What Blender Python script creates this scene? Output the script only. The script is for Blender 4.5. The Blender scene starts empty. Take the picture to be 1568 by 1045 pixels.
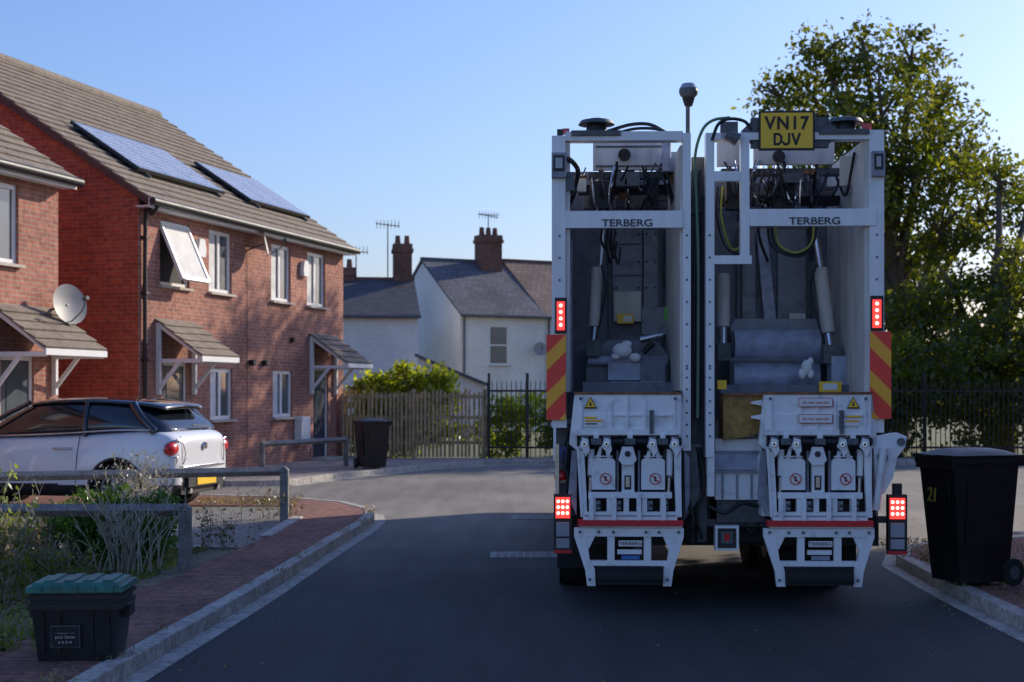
import bpy, math, random
import numpy as np
from mathutils import Vector, Matrix
random.seed(7); np.random.seed(7)
F=2178.0; H=1.65
def W(u,v,Y): return Vector(((u-784)/F*Y, Y, H-(v-600)/F*Y))
scene=bpy.context.scene
# ------------------------------------------------------------ materials
def newmat(name):
    m=bpy.data.materials.new(name); m.use_nodes=True
    nt=m.node_tree; b=nt.nodes['Principled BSDF']; return m,nt,b
def N(nt,t,**kw):
    n=nt.nodes.new(t)
    for k,v in kw.items(): setattr(n,k,v)
    return n
def noise_mul(nt,src,vec,scale,lo,hi,detail=5,pos=(.3,.7)):
    n=N(nt,'ShaderNodeTexNoise'); n.inputs['Scale'].default_value=scale; n.inputs['Detail'].default_value=detail
    nt.links.new(vec,n.inputs['Vector'])
    mr=N(nt,'ShaderNodeMapRange'); mr.inputs[1].default_value=pos[0]; mr.inputs[2].default_value=pos[1]
    mr.inputs[3].default_value=lo; mr.inputs[4].default_value=hi
    nt.links.new(n.outputs['Fac'],mr.inputs[0])
    mx=N(nt,'ShaderNodeMix',data_type='RGBA',blend_type='MULTIPLY'); mx.inputs[0].default_value=1
    if isinstance(src,tuple): mx.inputs[6].default_value=(*src,1)
    else: nt.links.new(src,mx.inputs[6])
    nt.links.new(mr.outputs[0],mx.inputs[7])
    return mx.outputs[2],n
def M(name,col,rough=.6,metal=0,var=.15,scale=3,bump=0,bscale=60,grime=0,emit=0,coat=0,spec=.5,streak=False,gpos=(.38,.6)):
    m,nt,b=newmat(name)
    tc=N(nt,'ShaderNodeTexCoord'); vec=tc.outputs['Object']
    out,n=noise_mul(nt,tuple(col),vec,scale,1-var,1+var)
    if grime:
        mp=N(nt,'ShaderNodeMapping'); mp.inputs['Scale'].default_value=(1,1,.2 if streak else 1)
        nt.links.new(vec,mp.inputs[0])
        out,_=noise_mul(nt,out,mp.outputs[0],scale*5,1-grime,1.0,8,gpos)
    nt.links.new(out,b.inputs['Base Color'])
    mr=N(nt,'ShaderNodeMapRange'); mr.inputs[3].default_value=max(0,rough-.12); mr.inputs[4].default_value=min(1,rough+.12)
    nt.links.new(n.outputs['Fac'],mr.inputs[0]); nt.links.new(mr.outputs[0],b.inputs['Roughness'])
    b.inputs['Metallic'].default_value=metal; b.inputs['Coat Weight'].default_value=coat
    b.inputs['Specular IOR Level'].default_value=spec
    if bump:
        n2=N(nt,'ShaderNodeTexNoise'); n2.inputs['Scale'].default_value=bscale; n2.inputs['Detail'].default_value=4
        nt.links.new(vec,n2.inputs['Vector'])
        bp=N(nt,'ShaderNodeBump'); bp.inputs['Strength'].default_value=bump; bp.inputs['Distance'].default_value=.02
        nt.links.new(n2.outputs['Fac'],bp.inputs['Height']); nt.links.new(bp.outputs[0],b.inputs['Normal'])
    if emit:
        b.inputs['Emission Color'].default_value=(*col,1); b.inputs['Emission Strength'].default_value=emit
    return m
def brickmat(name,c1,c2,mortar,bw=.225,rh=.075,ms=.009,bump=.5,var=.25,big=.25):
    m,nt,b=newmat(name)
    tc=N(nt,'ShaderNodeTexCoord'); vec=tc.outputs['UV']
    br=N(nt,'ShaderNodeTexBrick'); br.inputs['Scale'].default_value=1
    br.inputs['Color1'].default_value=(*c1,1); br.inputs['Color2'].default_value=(*c2,1); br.inputs['Mortar'].default_value=(*mortar,1)
    br.inputs['Brick Width'].default_value=bw; br.inputs['Row Height'].default_value=rh; br.inputs['Mortar Size'].default_value=ms
    br.inputs['Mortar Smooth'].default_value=.3
    nt.links.new(vec,br.inputs['Vector'])
    out,_=noise_mul(nt,br.outputs['Color'],vec,.7,1-big,1+big)
    out,_=noise_mul(nt,out,vec,9,1-var,1+var)
    nt.links.new(out,b.inputs['Base Color']); b.inputs['Roughness'].default_value=.9
    b.inputs['Specular IOR Level'].default_value=.2
    bp=N(nt,'ShaderNodeBump'); bp.inputs['Strength'].default_value=bump; bp.inputs['Distance'].default_value=.01; bp.invert=True
    nt.links.new(br.outputs['Fac'],bp.inputs['Height']); nt.links.new(bp.outputs[0],b.inputs['Normal'])
    return m
def leafmat(name,c1,c2,trans=.35,tint=(2.6,2.5,.9)):
    m,nt,b=newmat(name); nt.nodes.remove(b)
    g=N(nt,'ShaderNodeNewGeometry'); tc=N(nt,'ShaderNodeTexCoord')
    mx=N(nt,'ShaderNodeMix',data_type='RGBA'); mx.inputs[6].default_value=(*c1,1); mx.inputs[7].default_value=(*c2,1)
    nt.links.new(g.outputs['Random Per Island'],mx.inputs[0])
    out,_=noise_mul(nt,mx.outputs[2],tc.outputs['Object'],.9,.55,1.4,2)
    df=N(nt,'ShaderNodeBsdfDiffuse'); nt.links.new(out,df.inputs[0])
    gl=N(nt,'ShaderNodeBsdfGlossy'); gl.inputs['Roughness'].default_value=.35; gl.inputs[0].default_value=(.9,.95,1,1)
    m1=N(nt,'ShaderNodeMixShader'); m1.inputs[0].default_value=.05; nt.links.new(df.outputs[0],m1.inputs[1]); nt.links.new(gl.outputs[0],m1.inputs[2])
    t=N(nt,'ShaderNodeBsdfTranslucent')
    mm=N(nt,'ShaderNodeMix',data_type='RGBA',blend_type='MULTIPLY'); mm.inputs[0].default_value=1
    nt.links.new(out,mm.inputs[6]); mm.inputs[7].default_value=(*tint,1); nt.links.new(mm.outputs[2],t.inputs[0])
    ms=N(nt,'ShaderNodeMixShader'); ms.inputs[0].default_value=trans
    nt.links.new(m1.outputs[0],ms.inputs[1]); nt.links.new(t.outputs[0],ms.inputs[2])
    nt.links.new(ms.outputs[0],nt.nodes['Material Output'].inputs[0])
    return m

brick=brickmat('red_brick',(.46,.10,.05),(.33,.075,.04),(.32,.17,.12))
brick_front=brickmat('red_brick_front',(.42,.175,.12),(.32,.135,.10),(.36,.27,.23))
brick_dark=brickmat('old_brick',(.20,.09,.065),(.15,.07,.055),(.2,.16,.13))
white_brick=brickmat('painted_brick',(.80,.79,.75),(.75,.74,.71),(.68,.67,.64),bump=.3,var=.08,big=.08)
paver=brickmat('block_paving',(.30,.145,.11),(.22,.11,.09),(.12,.09,.08),bw=.2,rh=.1,ms=.008,var=.3)
tile=M('concrete_roof_tile',(.25,.205,.16),.85,var=.25,scale=5,bump=.3,grime=.25)
slate=brickmat('slate',(.17,.17,.185),(.13,.13,.145),(.06,.06,.065),bw=.3,rh=.25,ms=.012,bump=.6)
slate_br=brickmat('brown_tile',(.26,.19,.16),(.20,.15,.12),(.10,.08,.07),bw=.3,rh=.28,ms=.015,bump=.6)
upvc=M('white_upvc',(.80,.80,.79),.35,var=.03)
blackpl=M('black_plastic',(.02,.02,.022),.5,var=.3,bump=.1)
binblack=M('bin_plastic',(.012,.012,.014),.45,var=.35,scale=6,bump=.15,bscale=120,grime=.3)
glass=M('window_glass',(.10,.115,.13),.05,var=.3,scale=1.2,spec=1.0)
curtain=M('curtain',(.66,.65,.63),.8,var=.15,scale=4)
stone=M('sill_stone',(.5,.45,.38),.85,var=.1)
concrete=M('kerb_concrete',(.48,.45,.40),.9,var=.2,scale=4,bump=.3,grime=.35)
wood=M('fence_timber',(.50,.37,.21),.85,var=.35,scale=7,bump=.3,grime=.3)
greywood=M('weathered_rail',(.24,.23,.22),.85,var=.25,scale=8,bump=.3,grime=.3)
white=M('truck_white_paint',(.86,.865,.87),.35,var=.03,scale=2,grime=.10,coat=.2,bump=.02,streak=True)
white2=M('lifter_white_paint',(.86,.865,.87),.45,var=.05,scale=2,grime=.32,bump=.04,bscale=30,gpos=(.25,.45))
cream=M('hopper_side_paint',(.72,.68,.63),.55,var=.08,scale=1.5,grime=.3,streak=True,gpos=(.3,.55))
hgrey=M('hopper_steel',(.19,.205,.26),.5,var=.15,scale=2,grime=.4,metal=.1,bump=.05,bscale=15,gpos=(.3,.55))
hpan=M('hopper_panel',(.30,.315,.37),.5,var=.12,scale=2,grime=.35,bump=.05,bscale=15,gpos=(.3,.5))
hblue=M('packer_blade_paint',(.42,.47,.60),.4,var=.12,scale=2,grime=.38,bump=.05,bscale=15,gpos=(.3,.55))
dark=M('chassis_black',(.016,.016,.02),.55,var=.4,scale=8,bump=.1)
dgrey=M('mid_grey_paint',(.12,.125,.14),.5,var=.25,scale=6,grime=.3)
chrome=M('bright_rod',(.6,.6,.62),.25,metal=1,var=.1)
alloy=M('alloy_wheel',(.30,.31,.33),.35,metal=.6,var=.1)
rubber=M('tyre_rubber',(.018,.018,.018),.85,var=.3,bump=.2)
red=M('red_paint',(.65,.02,.03),.4,var=.15)
redlens=M('red_lens',(.60,.01,.015),.2,var=.1,spec=.8)
redlit=M('lit_red_lens',(1.0,.05,.04),.3,var=.1,emit=1.4)
redhot=M('lit_lamp_core',(1.0,.38,.30),.3,var=.05,emit=4)
lens=M('clear_lens',(.35,.36,.4),.15,var=.2,spec=.8)
orange=M('chevron_yellow',(1.0,.46,.04),.4,var=.08)
chevred=M('chevron_red',(.95,.06,.04),.4,var=.08)
yellow=M('plate_yellow',(1.0,.60,.03),.4,var=.05)
binyellow=M('faded_yellow',(.45,.34,.05),.5,var=.2)
mustard=M('mustard_panel',(.36,.20,.045),.5,var=.3,scale=4,grime=.4)
label=M('white_label',(.85,.83,.81),.5,var=.04)
textblack=M('text_black',(.012,.012,.015),.5,var=.1)
textdark=M('lettering_grey',(.05,.05,.08),.5,var=.1)
soil=M('garden_soil',(.22,.18,.12),.95,var=.35,scale=6,bump=.6,bscale=30,grime=.4)
grassm=M('grass_ground',(.11,.12,.05),.95,var=.4,scale=2,bump=.5,bscale=20)
bark=M('bark',(.10,.075,.055),.95,var=.3,scale=6,bump=.6,bscale=15)
rust=M('rust_edge',(.26,.11,.05),.8,var=.4,scale=15)
rag=M('plastic_rag',(.85,.86,.88),.5,var=.1)
solar=M('solar_cell',(.26,.29,.36),.10,var=.15,scale=4,spec=1.0)
carwhite=M('car_white',(.78,.79,.82),.25,var=.02,coat=1.0)
carblack=M('car_black_roof',(.008,.009,.016),.12,var=.1,coat=1.0)
carglass=M('car_glass',(.012,.016,.022),.04,var=.2,spec=1.0)
greenlid=M('green_lid',(.03,.20,.16),.45,var=.25,bump=.1,grime=.25)
leafT=leafmat('tree_leaves',(.035,.06,.012),(.12,.13,.022),.45,(3.0,2.7,.7))
leafB=leafmat('bush_leaves',(.10,.14,.025),(.20,.22,.04),.55,(3.0,2.8,.8))
leafG=leafmat('garden_leaves',(.07,.11,.025),(.18,.20,.06),.4)
leafC=leafmat('conifer_leaves',(.05,.12,.02),(.09,.17,.03),.25)
leafDry=leafmat('dry_leaves',(.20,.16,.08),(.34,.28,.17),.3,(1.5,1.4,1.0))
straw=leafmat('dry_stems',(.36,.32,.24),(.50,.46,.37),.2,(1.3,1.3,1.1))
roomdark=M('room_dark',(.03,.03,.035),.8)

def asphalt(name,base,sunlit=None,lo=.8,hi=1.2):
    m,nt,b=newmat(name); tc=N(nt,'ShaderNodeTexCoord'); vec=tc.outputs['Object']
    src=base
    if sunlit:   # sunlight on the turning head, painted in as a paler base colour
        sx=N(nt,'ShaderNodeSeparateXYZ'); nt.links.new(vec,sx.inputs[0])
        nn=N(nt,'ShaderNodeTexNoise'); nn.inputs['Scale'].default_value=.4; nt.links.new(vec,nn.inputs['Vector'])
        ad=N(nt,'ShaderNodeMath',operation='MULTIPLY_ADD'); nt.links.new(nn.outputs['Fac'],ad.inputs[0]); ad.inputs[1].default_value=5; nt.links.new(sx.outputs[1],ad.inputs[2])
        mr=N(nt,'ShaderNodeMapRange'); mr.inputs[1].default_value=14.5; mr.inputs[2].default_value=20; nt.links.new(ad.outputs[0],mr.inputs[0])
        mx=N(nt,'ShaderNodeMix',data_type='RGBA'); mx.inputs[6].default_value=(*base,1); mx.inputs[7].default_value=(*sunlit,1); nt.links.new(mr.outputs[0],mx.inputs[0]); src=mx.outputs[2]
    out,_=noise_mul(nt,src,vec,.35,lo,hi,4)
    out,_=noise_mul(nt,out,vec,140,.5,1.55,2)
    mp=N(nt,'ShaderNodeMapping'); mp.inputs['Scale'].default_value=(3,.35,1); nt.links.new(vec,mp.inputs[0])
    out,_=noise_mul(nt,out,mp.outputs[0],1.2,.82,1.14,5)
    nt.links.new(out,b.inputs['Base Color']); b.inputs['Roughness'].default_value=.8; b.inputs['Specular IOR Level'].default_value=.3
    n2=N(nt,'ShaderNodeTexNoise'); n2.inputs['Scale'].default_value=90; nt.links.new(vec,n2.inputs['Vector'])
    bp=N(nt,'ShaderNodeBump'); bp.inputs['Strength'].default_value=.5; bp.inputs['Distance'].default_value=.01
    nt.links.new(n2.outputs['Fac'],bp.inputs['Height']); nt.links.new(bp.outputs[0],b.inputs['Normal'])
    return m
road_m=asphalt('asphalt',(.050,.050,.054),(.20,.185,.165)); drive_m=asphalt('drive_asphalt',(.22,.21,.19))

# ------------------------------------------------------------ mesh builder
class MB:
    def __init__(s): s.v=[];s.f=[];s.m=[];s.sm=[];s.mats=[]
    def mi(s,mat):
        if mat not in s.mats: s.mats.append(mat)
        return s.mats.index(mat)
    def faces(s,pts,fs,mat,smooth=False):
        o=len(s.v); s.v+= [tuple(p) for p in pts]; k=s.mi(mat)
        for f in fs: s.f.append([i+o for i in f]); s.m.append(k); s.sm.append(smooth)
    def quad(s,a,b,c,d,mat): s.faces([a,b,c,d],[(0,1,2,3)],mat)
    def box(s,x0,y0,z0,x1,y1,z1,mat):
        if x0>x1:x0,x1=x1,x0
        if y0>y1:y0,y1=y1,y0
        if z0>z1:z0,z1=z1,z0
        p=[(x,y,z) for z in(z0,z1) for y in(y0,y1) for x in(x0,x1)]
        s.faces(p,[(0,2,3,1),(4,5,7,6),(0,1,5,4),(2,6,7,3),(0,4,6,2),(1,3,7,5)],mat)
    def obox(s,c,h,R,mat):
        c=Vector(c); p=[c+R@Vector((x*h[0],y*h[1],z*h[2])) for z in(-1,1) for y in(-1,1) for x in(-1,1)]
        s.faces(p,[(0,2,3,1),(4,5,7,6),(0,1,5,4),(2,6,7,3),(0,4,6,2),(1,3,7,5)],mat)
    def prism(s,pts,ext,mat):
        pts=[Vector(p) for p in pts]; e=Vector(ext); n=len(pts)
        nn=Vector((0,0,0))
        for i in range(n): nn+=pts[i].cross(pts[(i+1)%n])
        if nn.dot(e)>0: pts=pts[::-1]
        fs=[tuple(range(n)),tuple(range(2*n-1,n-1,-1))]+[(i,i+n,(i+1)%n+n,(i+1)%n) for i in range(n)]
        s.faces(pts+[p+e for p in pts],fs,mat)
    def cyl(s,p0,p1,r0,r1,mat,n=14,caps=True):
        p0=Vector(p0);p1=Vector(p1); d=(p1-p0).normalized()
        a=d.orthogonal().normalized(); b=d.cross(a)
        ring=lambda p,r:[p+(a*math.cos(t)+b*math.sin(t))*r for t in [2*math.pi*i/n for i in range(n)]]
        s.faces(ring(p0,r0)+ring(p1,r1),[(i,(i+1)%n,(i+1)%n+n,i+n) for i in range(n)],mat,True)
        if caps:
            s.faces(ring(p0,r0),[tuple(range(n-1,-1,-1))],mat); s.faces(ring(p1,r1),[tuple(range(n))],mat)
    def tube(s,pts,r,mat,n=7,sub=5):
        P=[Vector(p) for p in pts]; Q=[]
        if len(P)>2:
            E=[2*P[0]-P[1]]+P+[2*P[-1]-P[-2]]
            for i in range(1,len(E)-2):
                for k in range(sub):
                    t=k/sub; a,b,c,d=E[i-1],E[i],E[i+1],E[i+2]
                    Q.append(.5*((2*b)+(c-a)*t+(2*a-5*b+4*c-d)*t*t+(3*b-a-3*c+d)*t**3))
            Q.append(P[-1])
        else: Q=P
        for i in range(len(Q)-1):
            if (Q[i+1]-Q[i]).length>1e-5: s.cyl(Q[i],Q[i+1],r if not callable(r) else r(i/len(Q)),r if not callable(r) else r((i+1)/len(Q)),mat,n,False)
    def ball(s,c,r,mat,n=10,sc=(1,1,1)):
        c=Vector(c); pts=[];fs=[]
        for j in range(n+1):
            th=math.pi*j/n
            for i in range(n*2):
                ph=math.pi*i/n; pts.append(c+Vector((math.sin(th)*math.cos(ph)*sc[0],math.sin(th)*math.sin(ph)*sc[1],math.cos(th)*sc[2]))*r)
        for j in range(n):
            for i in range(2*n):
                a=j*2*n+i;b=j*2*n+(i+1)%(2*n); fs.append((a,a+2*n,b+2*n,b))
        s.faces(pts,fs,mat,True)
    def build(s,name,parent=None,loc=(0,0,0),rot=0,bevel=0,seg=1):
        me=bpy.data.meshes.new(name); me.from_pydata(s.v,[],s.f)
        for m in s.mats: me.materials.append(m)
        me.polygons.foreach_set('material_index',s.m); me.polygons.foreach_set('use_smooth',s.sm)
        uv=me.uv_layers.new(name='UVMap')
        for p in me.polygons:
            n=p.normal; ax,ay,az=abs(n.x),abs(n.y),abs(n.z)
            for li in p.loop_indices:
                c=me.vertices[me.loops[li].vertex_index].co
                if az>.98: w=(c.x,c.y)
                elif ax>ay: w=(c.y,c.z/max(.2,math.sqrt(1-az*az)))
                else: w=(c.x,c.z/max(.2,math.sqrt(1-az*az)))
                uv.data[li].uv=w
        me.update()
        o=bpy.data.objects.new(name,me); scene.collection.objects.link(o)
        o.location=loc; o.rotation_euler=(0,0,rot)
        if parent: o.parent=parent
        if bevel:
            bm=o.modifiers.new('bevel','BEVEL'); bm.width=bevel; bm.segments=seg; bm.limit_method='ANGLE'; bm.angle_limit=math.radians(40)
        return o
def empty(name,loc=(0,0,0),rot=0):
    e=bpy.data.objects.new(name,None); scene.collection.objects.link(e); e.location=loc; e.rotation_euler=(0,0,rot); return e
def textobj(name,body,loc,size,mat,parent,rot=(math.pi/2,0,0),ext=.002,sx=1,bold=0,spacing=1):
    c=bpy.data.curves.new(name,'FONT'); c.body=body; c.size=size; c.align_x='CENTER'; c.align_y='CENTER'; c.extrude=ext; c.offset=bold; c.space_character=spacing
    o=bpy.data.objects.new(name,c); scene.collection.objects.link(o); c.materials.append(mat)
    o.location=loc; o.rotation_euler=rot; o.scale=(sx,1,1); o.parent=parent; return o
def leaves(name,C,size,mat,parent=None,asp=.55,up=None):
    C=np.asarray(C); n=len(C); d=np.random.normal(size=(n,3))
    if up is not None: d=d*up[0]+np.array([0,0,up[1]])
    d/=np.linalg.norm(d,axis=1)[:,None]; e=np.random.normal(size=(n,3)); e-= (e*d).sum(1)[:,None]*d; e/=np.linalg.norm(e,axis=1)[:,None]
    s=(size*(.6+.8*np.random.rand(n)))[:,None]
    V=np.empty((n,4,3)); V[:,0]=C-d*s*.5; V[:,1]=C+e*s*.5*asp; V[:,2]=C+d*s*.5; V[:,3]=C-e*s*.5*asp
    me=bpy.data.meshes.new(name); me.vertices.add(n*4); me.vertices.foreach_set('co',V.reshape(-1))
    me.loops.add(n*4); me.loops.foreach_set('vertex_index',np.arange(n*4,dtype=np.int32))
    me.polygons.add(n); me.polygons.foreach_set('loop_start',np.arange(0,n*4,4,dtype=np.int32)); 
    me.update(calc_edges=True); me.materials.append(mat)
    o=bpy.data.objects.new(name,me); scene.collection.objects.link(o); o.parent=parent; return o
def blobpts(blobs,ncl,per,sig,shell=.55):
    out=[]
    for (c,r) in blobs:
        k=max(6,int(ncl*(r**2)))
        d=np.random.normal(size=(k,3)); d/=np.linalg.norm(d,axis=1)[:,None]
        rr=r*(shell+(1.12-shell)*np.random.rand(k)**.7)
        cc=np.array(c)+d*rr[:,None]*np.array([1,1,.85])
        pts=np.repeat(cc,per,axis=0)+np.random.normal(size=(k*per,3))*sig*np.array([1.2,1.2,.7])
        out.append(pts)
    return np.concatenate(out)

# ------------------------------------------------------------ camera, light, sky
cam=bpy.data.cameras.new('camera'); co=bpy.data.objects.new('camera',cam); scene.collection.objects.link(co)
co.location=(0,0,H); co.rotation_euler=(math.pi/2,0,0); cam.lens=50; cam.sensor_width=36; cam.shift_y=78/1568; cam.clip_end=2000
cam.dof.use_dof=True; cam.dof.focus_distance=10.9; cam.dof.aperture_fstop=3.2
scene.camera=co
az=math.atan2(.74,.67); el=math.radians(24.5)
S=Vector((math.sin(az)*math.cos(el),math.cos(az)*math.cos(el),math.sin(el)))
sl=bpy.data.lights.new('sun','SUN'); so=bpy.data.objects.new('sun',sl); scene.collection.objects.link(so)
sl.energy=5.0; sl.angle=math.radians(.5); sl.color=(1,.88,.70); so.rotation_euler=(-S).to_track_quat('-Z','Y').to_euler(); so.location=(20,20,20)
w=bpy.data.worlds.new('World'); scene.world=w; w.use_nodes=True; nt=w.node_tree
sky=nt.nodes.new('ShaderNodeTexSky'); sky.sky_type='NISHITA'; sky.sun_disc=False; sky.sun_elevation=el; sky.sun_rotation=az
sky.air_density=1.45; sky.dust_density=1.0; sky.ozone_density=6.5
tint=nt.nodes.new('ShaderNodeMix'); tint.data_type='RGBA'; tint.blend_type='MULTIPLY'; tint.inputs[0].default_value=1
nt.links.new(sky.outputs[0],tint.inputs[6]); tint.inputs[7].default_value=(1.04,.98,1.22,1)
nt.links.new(tint.outputs[2],nt.nodes['Background'].inputs[0]); nt.nodes['Background'].inputs[1].default_value=.15
scene.view_settings.view_transform='Standard'; scene.view_settings.look='None'; scene.view_settings.exposure=0

# ------------------------------------------------------------ ground
m=MB(); m.quad((-600,-100,0),(600,-100,0),(600,1500,0),(-600,1500,0),grassm); m.build('ground')
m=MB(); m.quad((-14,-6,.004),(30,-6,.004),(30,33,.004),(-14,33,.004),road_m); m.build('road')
kerbL=[(-2.3,-5),(-2.25,6),(-2.22,8.1),(-2.02,11.2),(-1.88,14.4),(-1.74,17),(-1.74,18),(-1.85,18.9),(-2.35,20.1),(-3.4,21.1),(-5,21.6),(-12,22)]
kerbF=[(-12,24.6),(-5,24.7),(-3.95,24.9),(-3.35,26.8),(-2.55,28.4),(-1.75,30.4),(-.6,31.7),(.8,32.1),(8,32.1),(29,32.1)]
kerbR=[(3.5,-5),(3.5,6),(3.5,9.7),(3.55,12),(3.62,13.4),(3.9,14.3),(4.6,15.0),(6,15.4),(29,15.6)]
def smooth(P,sub=6):
    P=[Vector((*p,0)) for p in P]; E=[2*P[0]-P[1]]+P+[2*P[-1]-P[-2]]; Q=[]
    for i in range(1,len(E)-2):
        a,b,c,d=E[i-1],E[i],E[i+1],E[i+2]
        L=(c-b).length; k=max(1,int(L/.9))
        for j in range(k):
            t=j/k; 
            if L>4: q=b.lerp(c,t)
            else: q=.5*((2*b)+(c-a)*t+(2*a-5*b+4*c-d)*t*t+(3*b-a-3*c+d)*t**3)
            Q.append(q)
    Q.append(P[-1]); return Q
def kerb(name,poly,side):
    Q=smooth(poly); m=MB()
    for i in range(len(Q)-1):
        a,b=Q[i],Q[i+1]; d=(b-a).normalized(); nrm=Vector((-d.y,d.x,0))*side
        a2=a+d*.006; b2=b-d*.006; wv=nrm*.125; h=.11+random.uniform(-.004,.004)
        m.prism([a2,b2,b2+wv,a2+wv],(0,0,h),concrete)
        m.prism([a2-nrm*.14,b2-nrm*.14,b2-nrm*.002,a2-nrm*.002],(0,0,.012),concrete)
    m.build(name,bevel=.012); return Q
QL=kerb('kerb',kerbL,1); QF=kerb('kerb',kerbF,1); QR=kerb('kerb',kerbR,-1)
def slab(name,pts,top,mat,bottom=.006):
    m=MB(); m.prism([(x,y,bottom) for x,y in pts],(0,0,top-bottom),mat); return m.build(name)
def off(Q,side,dist):
    R=[]
    for i,q in enumerate(Q):
        a=Q[max(0,i-1)];b=Q[min(len(Q)-1,i+1)]; d=(b-a).normalized(); n=Vector((-d.y,d.x,0))*side; p=q+n*dist; R.append((p.x,p.y))
    return R
pl=[p for p in off(QL,1,.127)]
innerL=[(-12,19.6),(-3.0,19.4),(-2.75,17.6),(-2.62,15.3),(-2.7,14.2),(-2.82,11.9),(-2.95,10.7),(-3.1,8),(-3.2,-5)]
slab('pavement',pl+innerL,.10,paver)
slab('driveway',[(-2.64,15.25),(-2.77,17.6),(-3.02,19.38),(-12,19.58),(-12,14.2),(-2.72,14.22)],.085,drive_m)
slab('garden_bed',[(-2.83,11.9),(-2.72,14.18),(-12,14.18),(-12,-5),(-3.22,-5),(-3.12,8),(-2.97,10.7)],.09,soil)
slab('pavement',[p for p in off(QF,1,.127)]+[(29,33.4),(-3.2,33.4),(-3.9,34.6),(-12,34.6)],.10,M('grey_paving',(.38,.31,.27),.9,var=.2,scale=3,bump=.3,grime=.3))
slab('pavement',[p for p in off(QR,-1,.127)]+[(29,9),(29,-5)],.10,paver)
m=MB()
m.box(-2.72,15.3,.09,-2.58,17.6,.115,concrete); m.box(-3.5,14.12,.09,-2.72,14.26,.115,concrete)
m.build('edging_stones',bevel=.01)
for i,(x,y,sx,sy) in enumerate([(.12,14.35,.34,.26),(.3,18.6,.3,.3)]):
    m=MB(); m.box(x-sx,y-sy,.005,x+sx,y+sy,.010,dgrey)
    for a in range(8):
        for b in range(6):
            m.box(x-sx+.06+a*(2*sx-.1)/8,y-sy+.05+b*(2*sy-.08)/6,.010,x-sx+.11+a*(2*sx-.1)/8,y-sy+.09+b*(2*sy-.08)/6,.018,concrete)
    m.build('manhole_cover')

# ------------------------------------------------------------ brick houses
def wallopen(m,L,Ht,ops,mat,rev=.09,y=0,x0=0):
    xs=sorted({x0,L}|{a for o in ops for a in(o[0],o[1])}); zs=sorted({0,Ht}|{a for o in ops for a in(o[2],o[3])})
    for i in range(len(xs)-1):
        for j in range(len(zs)-1):
            cx=(xs[i]+xs[i+1])/2; cz=(zs[j]+zs[j+1])/2
            if any(o[0]<cx<o[1] and o[2]<cz<o[3] for o in ops): continue
            m.quad((xs[i],y,zs[j]),(xs[i+1],y,zs[j]),(xs[i+1],y,zs[j+1]),(xs[i],y,zs[j+1]),mat)
    for a,b,c,d in ops:
        m.quad((a,y,c),(a,y+rev,c),(a,y+rev,d),(a,y,d),mat); m.quad((b,y,c),(b,y,d),(b,y+rev,d),(b,y+rev,c),mat)
        m.quad((a,y,d),(a,y+rev,d),(b,y+rev,d),(b,y,d),mat); m.quad((a,y,c),(b,y,c),(b,y+rev,c),(a,y+rev,c),mat)
def window(m,a,b,c,d,y,mull=True,cur=True):
    f=.075
    m.box(a,y,c,a+f,y+.07,d,upvc);m.box(b-f,y,c,b,y+.07,d,upvc);m.box(a+f,y,c,b-f,y+.07,c+f,upvc);m.box(a+f,y,d-f,b-f,y+.07,d,upvc)
    mid=(a+b)/2
    if mull: m.box(mid-.04,y-.003,c+f,mid+.04,y+.07,d-f,upvc)
    m.box(a+f,y+.03,c+f,b-f,y+.04,d-f,glass)
    m.box(a-.05,y-.14,c-.05,b+.05,y+.0,c-.003,stone)
def tiles(m,x0,x1,yy0,z0,yy1,z1,mat,course=.3):
    L=math.hypot(yy1-yy0,z1-z0); n=max(2,int(L/course)); dy=(yy1-yy0)/n; dz=(z1-z0)/n
    sgn=1 if yy1>yy0 else -1; ny=-dz*sgn/(L/n); nz=abs(dy)/(L/n)
    for i in range(n):
        a=(yy0+dy*i,z0+dz*i); b=(yy0+dy*(i+1.1),z0+dz*(i+1.1)); t=.045
        nseg=int((x1-x0)/1.2)+1
        for k in range(nseg):
            xa=x0+(x1-x0)*k/nseg; xb=x0+(x1-x0)*(k+1)/nseg
            j=random.uniform(-.004,.004)
            pts=[(xa,a[0],a[1]),(xa,a[0]+ny*t,a[1]+nz*t+j),(xa,b[0]+ny*.01,b[1]+nz*.01+j),(xa,b[0],b[1]-.01)]
            m.prism(pts,(xb-xa-.004,0,0),mat)
def canopy(par,a,b,mat=tile):
    m=MB(); zt=2.98; zb=2.30; pr=.95
    tiles(m,a,b,-pr,zb,0,zt,mat,.22)
    m.box(a,-pr-.02,zb-.10,b,-pr+.02,zb-.0,upvc)
    m.box(a+.05,-pr+.02,zb-.06,b-.05,-.01,zb-.05,upvc)
    for x in(a+.03,b-.10):
        m.box(x,-.09,1.60,x+.07,-.005,zt-.06,upvc)
        m.box(x+.002,-pr+.02,zb-.12,x+.068,-.09,zb-.045,upvc)
        m.prism([(x+.004,-pr+.03,zb-.045),(x+.004,-pr+.03,zb-.005),(x+.004,-.09,zt-.08),(x+.004,-.09,zt-.17)],(.062,0,0),upvc)
        m.prism([(x+.006,-.09,1.70),(x+.006,-.50,zb-.121),(x+.006,-.42,zb-.121),(x+.006,-.09,1.80)],(.055,0,0),upvc)
    m.build('door_canopy',par,bevel=.004)
dishm=M('dish_grey',(.30,.29,.28),.5,var=.1)
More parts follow.
